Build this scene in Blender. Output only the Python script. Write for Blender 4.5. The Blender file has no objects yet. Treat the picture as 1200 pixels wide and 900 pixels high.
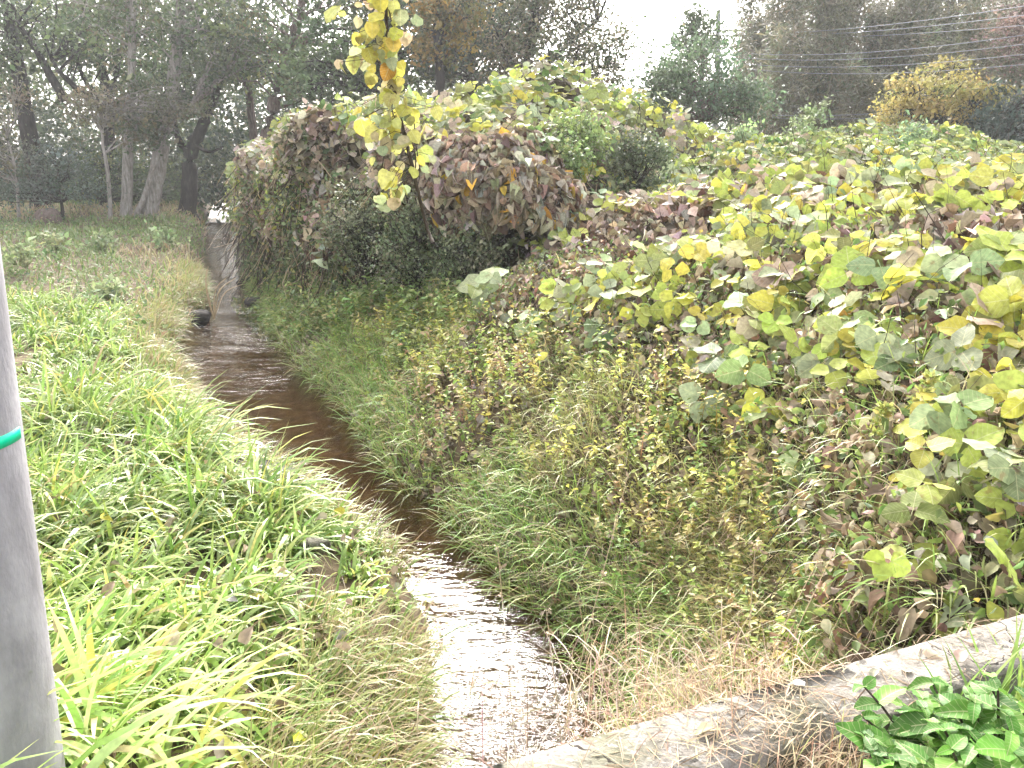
import bpy, math, random
import numpy as np
from mathutils import Matrix, Vector, Quaternion

# ------------------------------------------------------------------ camera, sky, sun, exposure
scn = bpy.context.scene
CAMZ, PITCH, FPX = 1.6, math.radians(15.0), 950.0
cam_d = bpy.data.cameras.new('camera'); cam = bpy.data.objects.new('camera', cam_d)
scn.collection.objects.link(cam); scn.camera = cam
cam_d.sensor_width = 36.0; cam_d.lens = 36.0 * FPX / 1200.0
cam_d.clip_start = 0.05; cam_d.clip_end = 3000
cam.location = (0, 0, CAMZ); cam.rotation_euler = (math.pi / 2 - PITCH, 0, 0)

SUN_EL, SUN_AZ = math.radians(37), math.radians(-3)      # hazy sun ahead, azimuth from +Y towards +X
world = bpy.data.worlds.new('World'); scn.world = world; world.use_nodes = True
wn, wl = world.node_tree.nodes, world.node_tree.links
wn.clear()
sky = wn.new('ShaderNodeTexSky'); sky.sky_type = 'NISHITA'; sky.sun_disc = False
sky.sun_elevation = SUN_EL; sky.sun_rotation = SUN_AZ
sky.dust_density = 6.0; sky.air_density = 1.0; sky.ozone_density = 1.0
hsv = wn.new('ShaderNodeHueSaturation'); hsv.inputs['Saturation'].default_value = 0.28
bgn = wn.new('ShaderNodeBackground'); bgn.inputs['Strength'].default_value = 0.15
wo = wn.new('ShaderNodeOutputWorld')
wl.new(sky.outputs[0], hsv.inputs['Color']); wl.new(hsv.outputs[0], bgn.inputs['Color']); wl.new(bgn.outputs[0], wo.inputs['Surface'])
sun_d = bpy.data.lights.new('sun', 'SUN'); sun = bpy.data.objects.new('sun', sun_d); scn.collection.objects.link(sun)
sun_d.energy = .75; sun_d.angle = math.radians(16); sun_d.color = (1.0, 0.96, 0.9)
sv = Vector((math.sin(SUN_AZ) * math.cos(SUN_EL), math.cos(SUN_AZ) * math.cos(SUN_EL), math.sin(SUN_EL)))
sun.rotation_euler = (-sv).to_track_quat('-Z', 'Y').to_euler(); sun.location = (0, 0, 30)
scn.view_settings.view_transform = 'Standard'; scn.view_settings.look = 'None'
scn.view_settings.gamma = 1; scn.view_settings.use_curve_mapping = False
scn.view_settings.exposure = 2.6
scn.cycles.max_bounces = 6; scn.cycles.transparent_max_bounces = 8
scn.cycles.diffuse_bounces = 3; scn.cycles.transmission_bounces = 4

# ------------------------------------------------------------------ helpers
rng = np.random.default_rng(7)
COL = scn.collection

def ray(px, py):
    c, s = math.cos(PITCH), math.sin(PITCH); u = 450 - py
    return np.array([px - 600.0, FPX * c + u * s, -FPX * s + u * c])
def at_z(px, py, z):
    v = ray(px, py); return v * ((z - CAMZ) / v[2]) + [0, 0, CAMZ]
def at_y(px, py, Y):
    v = ray(px, py); return v * (Y / v[1]) + [0, 0, CAMZ]

def sines(seed, n, f0, f1, dim=2):
    r = np.random.default_rng(seed)
    k = r.normal(size=(n, dim)); k /= np.linalg.norm(k, axis=1)[:, None]
    k *= np.exp(r.uniform(math.log(f0), math.log(f1), n))[:, None]
    ph = r.uniform(0, 2 * math.pi, n); a = 1 / np.sqrt(np.linalg.norm(k, axis=1)); a /= np.sqrt((a ** 2).sum() / 2)
    def fn(*xs):
        X = np.stack(np.broadcast_arrays(*xs), -1)
        return np.tensordot(np.sin(X @ k.T + ph), a, axes=([-1], [0]))
    return fn
def sstep(a, b, x):
    t = np.clip((np.asarray(x, float) - a) / (b - a), 0, 1); return t * t * (3 - 2 * t)
def unit(v):
    return v / np.maximum(np.linalg.norm(v, axis=-1, keepdims=True), 1e-9)

def mesh_data(name, V, F, mat=None, col=None, smooth=False):
    V = np.ascontiguousarray(V, dtype=np.float32); F = np.ascontiguousarray(F, dtype=np.int32)
    n = F.shape[1]; me = bpy.data.meshes.new(name)
    me.vertices.add(len(V)); me.vertices.foreach_set('co', V.ravel())
    me.loops.add(F.size); me.loops.foreach_set('vertex_index', F.ravel())
    me.polygons.add(len(F)); me.polygons.foreach_set('loop_start', np.arange(0, F.size, n, dtype=np.int32))
    me.polygons.foreach_set('loop_total', np.full(len(F), n, dtype=np.int32))
    if smooth: me.polygons.foreach_set('use_smooth', np.ones(len(F), dtype=bool))
    if col is not None:
        c = np.ones((len(V), 4), dtype=np.float32); c[:, :3] = np.clip(col, 0, 1)
        a = me.color_attributes.new('Col', 'FLOAT_COLOR', 'POINT'); a.data.foreach_set('color', c.ravel())
    if mat: me.materials.append(mat)
    me.update(calc_edges=True); return me
def link(name, me, parent=None):
    o = bpy.data.objects.new(name, me); COL.objects.link(o)
    if parent is not None: o.parent = parent
    return o
def tag(o, label=None, cat=None, group=None, kind=None):
    if label: o['label'] = label
    if cat: o['category'] = cat
    if group: o['group'] = group
    if kind: o['kind'] = kind
    return o
def thing(name, loc, label, cat, group=None):
    o = link(name, None); o.location = tuple(float(a) for a in loc); o.empty_display_size = 0.1
    return tag(o, label, cat, group)
def part(name, V, F, mat, parent, col=None, smooth=False, kind=None, base=None):
    b = np.array(parent.location) if base is None else np.array(base)
    o = link(name, mesh_data(name, np.asarray(V) - b, F, mat, col, smooth), parent)
    if kind: o['kind'] = kind
    return o
def joinm(parts):
    Vs, Fs, Cs, k = [], [], [], 0
    for p in parts:
        Vs.append(p[0]); Fs.append(p[1] + k); k += len(p[0])
        if len(p) > 2: Cs.append(p[2])
    return (np.concatenate(Vs), np.concatenate(Fs)) + ((np.concatenate(Cs),) if Cs else ())

def frames(n, t):
    """rotation matrices: local Y along t, local Z along n (made orthogonal)"""
    n = unit(n); y = unit(t - (t * n).sum(-1, keepdims=True) * n); x = np.cross(y, n)
    return np.stack([x, y, n], axis=-1)
def scatter(tv, tf, pos, R, s, col):
    s = np.asarray(s, float)
    if s.ndim == 1: s = s[:, None].repeat(3, 1)
    loc = tv[None] * s[:, None, :]
    V = np.einsum('nij,nkj->nki', R, loc) + pos[:, None, :]
    k = len(tv); F = (tf[None] + (np.arange(len(pos)) * k)[:, None, None]).reshape(-1, tf.shape[1])
    return V.reshape(-1, 3), F, np.repeat(col, k, axis=0)
def pal(n, items, r=rng, jit=0.14):
    w = np.array([i[0] for i in items], float); w /= w.sum()
    c = np.array([i[1] for i in items]); idx = r.choice(len(items), n, p=w)
    return np.clip(c[idx] * np.exp(r.normal(0, jit, (n, 1))) * np.exp(r.normal(0, jit * .35, (n, 3))), 0, .95)
def rand_dir(n, r=rng):
    return unit(r.normal(size=(n, 3)))

# leaf templates (unit length along +Y)
def big_leaf(w, fold, droop, curl=0.0, wave=0.05, point=1.0):
    ys = [.0, .10, .30, .52, .74, .90, 1.0]; hw = [.05, .34, .47, .45, .31, .15 * point, .01]
    V = []
    for i, (y, h) in enumerate(zip(ys, hw)):
        for j, q in enumerate((-1, -.5, 0, .5, 1)):
            x = q * h * w; ye = y - (.07 * abs(q) if i == 1 else 0) - .05 * (1 - abs(q)) * (i == 1)
            V.append((x, ye, fold * abs(x) - droop * y ** 2 + curl * abs(x) * y + wave * math.sin(i * 2.3 + j * 1.9) * abs(q)))
    F = [(5 * i + j, 5 * i + j + 1, 5 * i + j + 6, 5 * i + j + 5) for i in range(6) for j in range(4)]
    return np.array(V, float), np.array(F)
KL = [big_leaf(1.0, .15, .12), big_leaf(.92, .28, .22), big_leaf(1.08, .05, .05), big_leaf(.95, -.18, .2)]
DL = [big_leaf(.75, .9, .35, .3), big_leaf(.7, .6, .5, .6), big_leaf(.8, -.5, .4, -.4)]
def six_leaf(w, fold, droop):
    V = np.array([(0, 0, 0), (w * .5, .38, 0), (w * .3, .8, 0), (0, 1, 0), (-w * .3, .8, 0), (-w * .5, .38, 0)], float)
    V[:, 2] = fold * np.abs(V[:, 0]) - droop * V[:, 1] ** 2
    return V, np.array([(0, 1, 2, 3), (0, 3, 4, 5)])
SL = six_leaf(1.0, .2, .15); HL = six_leaf(.55, .3, .25); DS = six_leaf(.8, .8, .4)
QL = (np.array([(0, 0, 0), (.28, .5, .05), (0, 1, -.06), (-.28, .5, .05)], float), np.array([(0, 1, 2, 3)]))

def blades(base, az, L, w, e0, bend, col, seg=5, tipcol=None, roll=None):
    """arched tapering grass blades; base (N,3), az angle, e0 start elevation, bend total"""
    N = len(base); t = np.linspace(0, 1, seg + 1)
    ang = e0[:, None] - bend[:, None] * (t[None, :-1] + .5 / seg) ** 1.2
    dr = np.cos(ang) * (L / seg)[:, None]; dz = np.sin(ang) * (L / seg)[:, None]
    r = np.concatenate([np.zeros((N, 1)), np.cumsum(dr, 1)], 1); z = np.concatenate([np.zeros((N, 1)), np.cumsum(dz, 1)], 1)
    hx, hy = np.cos(az), np.sin(az)
    C = np.stack([base[:, 0:1] + r * hx[:, None], base[:, 1:2] + r * hy[:, None], base[:, 2:3] + z], -1)
    prof = np.array([.55 + .45 * min(1, 3.2 * q) if q < .45 else (1 - ((q - .45) / .55) ** 1.7) for q in t]); prof[-1] = .02
    ro = rng.normal(0, .35, N) if roll is None else roll
    S = np.stack([-hy * np.cos(ro), hx * np.cos(ro), np.sin(ro)], -1)
    half = (w[:, None] * prof[None] * .5)[..., None] * S[:, None, :]
    V = np.stack([C - half, C + half], 2).reshape(-1, 3)
    k = 2 * (seg + 1); q = np.arange(seg)[:, None] * 2 + np.array([0, 1, 3, 2])[None]
    F = (q[None] + (np.arange(N) * k)[:, None, None]).reshape(-1, 4)
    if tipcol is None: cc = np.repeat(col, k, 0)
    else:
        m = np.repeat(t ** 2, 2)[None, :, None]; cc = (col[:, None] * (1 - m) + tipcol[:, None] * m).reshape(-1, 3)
    return V, F, cc

def tube(P, rad, sides=6):
    P = np.asarray(P, float); n = len(P); rad = np.broadcast_to(rad, (n,))
    T = np.gradient(P, axis=0); T = unit(T)
    ref = np.where(np.abs(T[:, 2:3]) > .95, np.array([[1., 0, 0]]), np.array([[0, 0, 1.]]))
    A = unit(np.cross(T, ref)); B = np.cross(T, A)
    a = np.linspace(0, 2 * math.pi, sides, endpoint=False)
    ring = A[:, None] * np.cos(a)[None, :, None] + B[:, None] * np.sin(a)[None, :, None]
    V = (P[:, None] + ring * rad[:, None, None]).reshape(-1, 3)
    i = np.arange(n - 1)[:, None] * sides; j = np.arange(sides)[None]
    F = np.stack([i + j, i + (j + 1) % sides, i + sides + (j + 1) % sides, i + sides + j], -1).reshape(-1, 4)
    return V, F
def smooth_path(P, n):
    P = np.asarray(P, float); t = np.linspace(0, len(P) - 1, n); k = np.clip(t.astype(int), 0, len(P) - 2); u = (t - k)[:, None]
    g = lambda i: P[np.clip(i, 0, len(P) - 1)]
    p0, p1, p2, p3 = g(k - 1), g(k), g(k + 1), g(k + 2)
    return .5 * (2 * p1 + (p2 - p0) * u + (2 * p0 - 5 * p1 + 4 * p2 - p3) * u ** 2 + (3 * p1 - p0 - 3 * p2 + p3) * u ** 3)

# ------------------------------------------------------------------ materials
def newmat(name):
    m = bpy.data.materials.new(name); m.use_nodes = True; nt = m.node_tree; nt.nodes.clear()
    out = nt.nodes.new('ShaderNodeOutputMaterial'); return m, nt.nodes, nt.links, out
def leafmat(name, src='attr', trans=.35, rough=.5, spec=.4, spots=0.0, spotcol=(.2, .11, .05)):
    m, N, L, out = newmat(name)
    if src == 'attr':
        a = N.new('ShaderNodeAttribute'); a.attribute_name = 'Col'; c = a.outputs['Color']
    else:
        a = N.new('ShaderNodeObjectInfo'); c = a.outputs['Color']
    geo = N.new('ShaderNodeNewGeometry')
    if src == 'obj':
        tc = N.new('ShaderNodeTexCoord'); sp = N.new('ShaderNodeSeparateXYZ'); L.new(tc.outputs['Object'], sp.inputs[0])
        def mth(op, a, b=None):
            q = N.new('ShaderNodeMath'); q.operation = op
            for i, z in enumerate((a, b)):
                if z is None: continue
                if isinstance(z, (int, float)): q.inputs[i].default_value = z
                else: L.new(z, q.inputs[i])
            return q.outputs[0]
        ax = mth('ABSOLUTE', sp.outputs['X']); ph = mth('MULTIPLY', mth('SUBTRACT', sp.outputs['Y'], mth('MULTIPLY', ax, .75)), 42.0)
        lat = mth('GREATER_THAN', mth('SINE', ph), .90); mid = mth('LESS_THAN', ax, .014)
        vein = mth('MULTIPLY', mth('MAXIMUM', mth('MULTIPLY', lat, .5), mid), .55)
        vm = N.new('ShaderNodeMix'); vm.data_type = 'RGBA'; L.new(vein, vm.inputs['Factor']); L.new(c, vm.inputs[6]); vm.inputs[7].default_value = (.50, .48, .26, 1); c = vm.outputs[2]
    nz = N.new('ShaderNodeTexNoise'); nz.inputs['Scale'].default_value = 38.0; nz.inputs['Detail'].default_value = 3
    L.new(geo.outputs['Position'], nz.inputs['Vector'])
    mr = N.new('ShaderNodeMapRange'); mr.inputs['From Min'].default_value = .3; mr.inputs['From Max'].default_value = .7
    mr.inputs['To Min'].default_value = .78; mr.inputs['To Max'].default_value = 1.2; L.new(nz.outputs['Fac'], mr.inputs['Value'])
    mul = N.new('ShaderNodeMix'); mul.data_type = 'RGBA'; mul.blend_type = 'MULTIPLY'; mul.inputs['Factor'].default_value = 1
    L.new(c, mul.inputs[6]); L.new(mr.outputs[0], mul.inputs[7]); c = mul.outputs[2]
    if spots > 0:
        n2 = N.new('ShaderNodeTexNoise'); n2.inputs['Scale'].default_value = 22; n2.inputs['Detail'].default_value = 4
        L.new(geo.outputs['Position'], n2.inputs['Vector'])
        r2 = N.new('ShaderNodeMapRange'); r2.inputs['From Min'].default_value = .60; r2.inputs['From Max'].default_value = .70
        r2.inputs['To Max'].default_value = spots; L.new(n2.outputs['Fac'], r2.inputs['Value'])
        mx = N.new('ShaderNodeMix'); mx.data_type = 'RGBA'; L.new(r2.outputs[0], mx.inputs['Factor'])
        L.new(c, mx.inputs[6]); mx.inputs[7].default_value = (*spotcol, 1); c = mx.outputs[2]
    p = N.new('ShaderNodeBsdfPrincipled'); p.inputs['Roughness'].default_value = rough; p.inputs['Specular IOR Level'].default_value = spec
    L.new(c, p.inputs['Base Color'])
    t = N.new('ShaderNodeBsdfTranslucent'); L.new(c, t.inputs['Color'])
    ms = N.new('ShaderNodeMixShader'); ms.inputs[0].default_value = trans
    L.new(p.outputs[0], ms.inputs[1]); L.new(t.outputs[0], ms.inputs[2]); L.new(ms.outputs[0], out.inputs['Surface'])
    return m
def noisemat(name, cols, scale=6, rough=.9, bump=.3, bscale=30, stretch=(1, 1, 1), detail=6, dist=.02, coord='Position'):
    m, N, L, out = newmat(name)
    geo = N.new('ShaderNodeNewGeometry'); mp = N.new('ShaderNodeMapping'); mp.inputs['Scale'].default_value = stretch
    L.new(geo.outputs['Position'], mp.inputs['Vector'])
    nz = N.new('ShaderNodeTexNoise'); nz.inputs['Scale'].default_value = scale; nz.inputs['Detail'].default_value = detail; nz.inputs['Roughness'].default_value = .65
    L.new(mp.outputs[0], nz.inputs['Vector'])
    cr = N.new('ShaderNodeValToRGB'); el = cr.color_ramp.elements
    for i, c in enumerate(cols):
        p = .28 + .44 * i / (len(cols) - 1)
        e = el[i] if i < 2 else el.new(p)
        e.position = p; e.color = (*c, 1)
    L.new(nz.outputs['Fac'], cr.inputs[0])
    b = N.new('ShaderNodeTexNoise'); b.inputs['Scale'].default_value = bscale; b.inputs['Detail'].default_value = 8; L.new(mp.outputs[0], b.inputs['Vector'])
    bp = N.new('ShaderNodeBump'); bp.inputs['Strength'].default_value = bump; bp.inputs['Distance'].default_value = dist; L.new(b.outputs['Fac'], bp.inputs['Height'])
    p = N.new('ShaderNodeBsdfPrincipled'); p.inputs['Roughness'].default_value = rough; p.inputs['Specular IOR Level'].default_value = .25
    L.new(cr.outputs[0], p.inputs['Base Color']); L.new(bp.outputs[0], p.inputs['Normal']); L.new(p.outputs[0], out.inputs['Surface'])
    return m
M = {}
M['grass'] = leafmat('grass_blade', trans=.32, rough=.42, spec=.45)
M['leaf'] = leafmat('leaf_mixed', trans=.35, rough=.5, spec=.4)
M['dead'] = leafmat('dead_leaf', trans=.15, rough=.75, spec=.2)
M['kudzu'] = leafmat('kudzu_leaf', src='obj', trans=.36, rough=.6, spec=.22, spots=.55)
M['kudzu_s'] = leafmat('kudzu_leaf_mass', trans=.36, rough=.6, spec=.22, spots=.4)
M['dead_o'] = leafmat('dead_leaf_single', src='obj', trans=.15, rough=.7, spec=.25)
M['shrub'] = leafmat('glossy_leaf', src='obj', trans=.3, rough=.5, spec=.25)
M['soil'] = noisemat('soil', [(.045, .03, .018), (.10, .07, .04), (.16, .125, .075)], 3.5, .95, .6, 40)
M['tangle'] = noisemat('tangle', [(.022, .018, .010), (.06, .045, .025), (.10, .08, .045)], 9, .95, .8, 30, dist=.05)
M['conc'] = noisemat('old_concrete', [(.085, .075, .063), (.18, .162, .138), (.28, .26, .23)], 9, .95, .9, 70, detail=12, dist=.010)
def weather(m, moss=(.11, .11, .06), crack=True):
    N, L = m.node_tree.nodes, m.node_tree.links; p = next(n for n in N if n.type == 'BSDF_PRINCIPLED'); src = p.inputs['Base Color'].links[0].from_socket
    geo = N.new('ShaderNodeNewGeometry')
    def layer(src, sc, lo, hi, col, amt):
        nz = N.new('ShaderNodeTexNoise'); nz.inputs['Scale'].default_value = sc; nz.inputs['Detail'].default_value = 8; L.new(geo.outputs['Position'], nz.inputs['Vector'])
        mr = N.new('ShaderNodeMapRange'); mr.inputs['From Min'].default_value = lo; mr.inputs['From Max'].default_value = hi; mr.inputs['To Max'].default_value = amt; L.new(nz.outputs['Fac'], mr.inputs['Value'])
        mx = N.new('ShaderNodeMix'); mx.data_type = 'RGBA'; L.new(mr.outputs[0], mx.inputs['Factor']); L.new(src, mx.inputs[6]); mx.inputs[7].default_value = (*col, 1); return mx.outputs[2]
    src = layer(src, 3.0, .52, .66, moss, .7); src = layer(src, 55, .60, .68, (.30, .285, .26), .8); src = layer(src, 24, .62, .70, (.03, .026, .022), .75)
    if crack:
        vo = N.new('ShaderNodeTexVoronoi'); vo.feature = 'DISTANCE_TO_EDGE'; vo.inputs['Scale'].default_value = 2.3
        wz = N.new('ShaderNodeTexNoise'); wz.inputs['Scale'].default_value = 14; L.new(geo.outputs['Position'], wz.inputs['Vector'])
        ad = N.new('ShaderNodeVectorMath'); ad.operation = 'MULTIPLY_ADD'; ad.inputs[1].default_value = (.12, .12, .12); L.new(wz.outputs['Color'], ad.inputs[0]); L.new(geo.outputs['Position'], ad.inputs[2]); L.new(ad.outputs[0], vo.inputs['Vector'])
        lt = N.new('ShaderNodeMath'); lt.operation = 'LESS_THAN'; lt.inputs[1].default_value = .006; L.new(vo.outputs['Distance'], lt.inputs[0])
        mx = N.new('ShaderNodeMix'); mx.data_type = 'RGBA'; L.new(lt.outputs[0], mx.inputs['Factor']); L.new(src, mx.inputs[6]); mx.inputs[7].default_value = (.025, .02, .016, 1); src = mx.outputs[2]
    L.new(src, p.inputs['Base Color'])
weather(M['conc'])
M['polec'] = noisemat('pole_concrete', [(.20, .19, .20), (.30, .285, .30), (.41, .395, .41)], 9, .85, .5, 90, (1, 1, .45), 12, .006)
M['bark_pale'] = noisemat('bark_pale', [(.12, .10, .085), (.28, .25, .22), (.44, .41, .37)], 4, .95, .6, 30, (3, 3, .7))
M['bark_dark'] = noisemat('bark_dark', [(.012, .01, .009), (.032, .026, .021), (.06, .05, .042)], 4, .95, .6, 30, (3, 3, .7))
M['bark_red'] = noisemat('bark_brown', [(.05, .035, .028), (.12, .085, .07), (.21, .17, .145)], 4, .95, .6, 30, (3, 3, .7))
M['culm'] = noisemat('bamboo_culm', [(.10, .10, .05), (.2, .19, .10), (.3, .28, .17)], 2, .6, .05, 20, (1, 1, .4))
M['rock'] = noisemat('stream_rock', [(.02, .017, .014), (.045, .038, .032), (.085, .072, .06)], 9, .85, .5, 40)
M['metal'] = noisemat('grey_steel', [(.25, .26, .28), (.33, .34, .36)], 6, .5, .02, 40)
M['wire'] = noisemat('wire', [(.17, .18, .22), (.23, .24, .28)], 6, .7, .0, 40)
M['stem'] = noisemat('vine_stem', [(.035, .024, .017), (.075, .055, .04)], 12, .9, .4, 60)
M['road'] = noisemat('road', [(.05, .048, .045), (.075, .072, .068)], 12, .95, .4, 120)
def plain(name, c, rough=.5):
    return noisemat(name, [tuple(a * .94 for a in c), c], 20, rough, .02, 80)
M['straw'] = plain('straw', (.48, .36, .22), .7)
M['tape'] = plain('green_tape', (.0, .55, .30), .35)

# water: clear brown shallow stream with ripples
def watermat():
    m, N, L, out = newmat('stream_water')
    geo = N.new('ShaderNodeNewGeometry'); mp = N.new('ShaderNodeMapping')
    mp.inputs['Rotation'].default_value = (0, 0, math.radians(-28)); mp.inputs['Scale'].default_value = (1.0, 2.1, 1)
    L.new(geo.outputs['Position'], mp.inputs['Vector'])
    n1 = N.new('ShaderNodeTexNoise'); n1.inputs['Scale'].default_value = 3.6; n1.inputs['Detail'].default_value = 3; n1.inputs['Distortion'].default_value = .6
    n2 = N.new('ShaderNodeTexNoise'); n2.inputs['Scale'].default_value = 19; n2.inputs['Detail'].default_value = 2
    n3 = N.new('ShaderNodeTexNoise'); n3.inputs['Scale'].default_value = .55; n3.inputs['Detail'].default_value = 2
    for n in (n1, n2, n3): L.new(mp.outputs[0], n.inputs['Vector'])
    a = N.new('ShaderNodeMath'); a.operation = 'MULTIPLY_ADD'; a.inputs[1].default_value = .2
    L.new(n2.outputs['Fac'], a.inputs[0]); L.new(n1.outputs['Fac'], a.inputs[2])
    att = N.new('ShaderNodeAttribute'); att.attribute_name = 'Col'
    rf = N.new('ShaderNodeMapRange'); rf.inputs['From Min'].default_value = .35; rf.inputs['From Max'].default_value = .65
    rf.inputs['To Min'].default_value = .35; rf.inputs['To Max'].default_value = 1.1; L.new(n3.outputs['Fac'], rf.inputs['Value'])
    st = N.new('ShaderNodeMath'); st.operation = 'MULTIPLY'; L.new(rf.outputs[0], st.inputs[0]); L.new(att.outputs['Fac'], st.inputs[1])
    hm = N.new('ShaderNodeMath'); hm.operation = 'MULTIPLY'; L.new(a.outputs[0], hm.inputs[0]); L.new(st.outputs[0], hm.inputs[1])
    bp = N.new('ShaderNodeBump'); bp.inputs['Strength'].default_value = 1.0; bp.inputs['Distance'].default_value = .09
    L.new(hm.outputs[0], bp.inputs['Height'])
    fr = N.new('ShaderNodeFresnel'); fr.inputs['IOR'].default_value = 1.33; L.new(bp.outputs[0], fr.inputs['Normal'])
    tr = N.new('ShaderNodeBsdfTransparent'); tr.inputs['Color'].default_value = (.84, .72, .55, 1)
    gl = N.new('ShaderNodeBsdfGlossy'); gl.inputs['Roughness'].default_value = .03; L.new(bp.outputs[0], gl.inputs['Normal'])
    ms = N.new('ShaderNodeMixShader'); L.new(fr.outputs[0], ms.inputs[0]); L.new(tr.outputs[0], ms.inputs[1]); L.new(gl.outputs[0], ms.inputs[2])
    L.new(ms.outputs[0], out.inputs['Surface']); return m
M['water'] = watermat()

# ------------------------------------------------------------------ terrain
ZW = -1.5
SY = np.array([-8, 3.4, 4.0, 4.4, 4.7, 5.05, 5.45, 5.9, 6.4, 7.0, 7.6, 8.5, 9.5, 10.8, 12.5, 15.1, 18.3, 22.1, 29.4, 34.4, 48, 57, 90, 400.])
SXL = np.array([.3, -.42, -.44, -.47, -.50, -.56, -.74, -1.12, -1.52, -1.95, -2.50, -3.2, -3.85, -4.45, -5.4, -6.3, -6.95, -8.4, -11.1, -12.9, -17.8, -20.8, -32, -140])
SXR = np.array([1.4, .80, .78, .74, .62, .43, .14, -.08, -.33, -.52, -1.0, -1.38, -1.82, -2.28, -3.3, -4.38, -5.5, -7.1, -9.2, -10.8, -14.9, -17.6, -29.5, -136])
xl = lambda y: np.interp(y, SY, SXL)
xr = lambda y: np.interp(y, SY, SXR)
zl = lambda y: np.interp(y, [-8, .8, 2.0, 3.4, 5.5, 9, 16, 28, 40, 60, 400], [0, -.05, -.30, -.62, -.84, -.95, -.92, -.7, -.42, -.3, 0])
n_big = sines(1, 10, .25, 1.2); n_mid = sines(2, 14, 1.5, 6.0)
def Hg(x, y):
    x = np.asarray(x, float); y = np.asarray(y, float)
    L_, R_ = xl(y), xr(y); dl, dr = L_ - x, x - R_
    lev = zl(y) + .05 * n_big(x, y) + .02 * n_mid(x, y)
    zlft = ZW - .06 + (lev - ZW + .06) * np.interp(dl, [0, .12, .45, .9, 1.6], [0, .38, .72, .93, 1]) 
    fac = np.interp(y, [0, 8, 13, 25, 50], [1.0, 1.0, .72, .62, .7])
    rise = np.interp(dr, [0, .12, .45, .9, 1.4, 2.2, 4, 10, 40], [0, .22, .50, .95, 1.28, 1.5, 1.62, 1.8, 2.1])
    zrgt = ZW - .06 + rise * fac + .04 * n_mid(x, y) * sstep(.1, .8, dr)
    mid = np.minimum(-dl, -dr); depth = .20 * sstep(0, .45, np.minimum(x - L_, R_ - x))
    bed = ZW - .06 - depth + .025 * n_mid(x * 2.2, y * 2.2)
    return np.where(dl > 0, zlft, np.where(dr > 0, zrgt, bed))
def ground():
    ys = np.concatenate([np.linspace(-6, 1, 12), np.arange(1.2, 14, .12), np.arange(14, 50, .4), np.geomspace(50, 400, 24)])
    s = np.concatenate([-np.geomspace(2, 400, 40)[::-1], np.arange(-1.92, 4.5, .08), np.geomspace(4.5, 400, 40)])
    S, Yg = np.meshgrid(s, ys); X = np.where(S < 0, xl(Yg) + S, xl(Yg) + S * 1.0)
    Z = Hg(X, Yg)
    ny, nx = S.shape; V = np.stack([X, Yg, Z], -1).reshape(-1, 3)
    i = np.arange(ny - 1)[:, None] * nx; j = np.arange(nx - 1)[None]
    F = np.stack([i + j, i + j + 1, i + nx + j + 1, i + nx + j], -1).reshape(-1, 4)
    o = link('ground', mesh_data('ground', V, F, M['soil'], None, True)); tag(o, kind='structure')
ground()
def water():
    ys = np.concatenate([np.arange(-3, 14, .2), np.arange(14, 30, .5), np.arange(30, 52, .11), np.arange(52, 75, 1.)]); u = np.linspace(-.06, 1.06, 17)
    U, Yg = np.meshgrid(u, ys); X = xl(Yg) + U * (xr(Yg) - xl(Yg)); Z = np.full_like(X, ZW); rn = sines(17, 12, 1.2, 3.0)(X, Yg * .4)
    env = sstep(.1, .5, np.sin(Yg * .85 + .5 + .5 * rn)) * sstep(32, 34, Yg); Z = Z + env * (.05 * np.sin(Yg * 7.0 + 1.6 * rn + X) + .02 * np.sin(Yg * 13 + 3 * X))
    st = np.interp(Yg, [0, 4.0, 5.1, 5.7, 10, 12.5, 16, 22, 31, 35, 60], [.5, .5, .42, .05, .04, .2, .4, .25, .3, .5, .5])
    ny, nx = X.shape; V = np.stack([X, Yg, Z], -1).reshape(-1, 3)
    i = np.arange(ny - 1)[:, None] * nx; j = np.arange(nx - 1)[None]
    F = np.stack([i + j, i + j + 1, i + nx + j + 1, i + nx + j], -1).reshape(-1, 4)
    me = mesh_data('stream_water', V, F, M['water'], None, True)
    a = me.color_attributes.new('Col', 'FLOAT_COLOR', 'POINT'); c = np.ones((len(V), 4), np.float32); c[:, :3] = st.reshape(-1, 1)
    a.data.foreach_set('color', c.ravel())
    tag(link('stream_water', me), kind='structure')
water()

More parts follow.
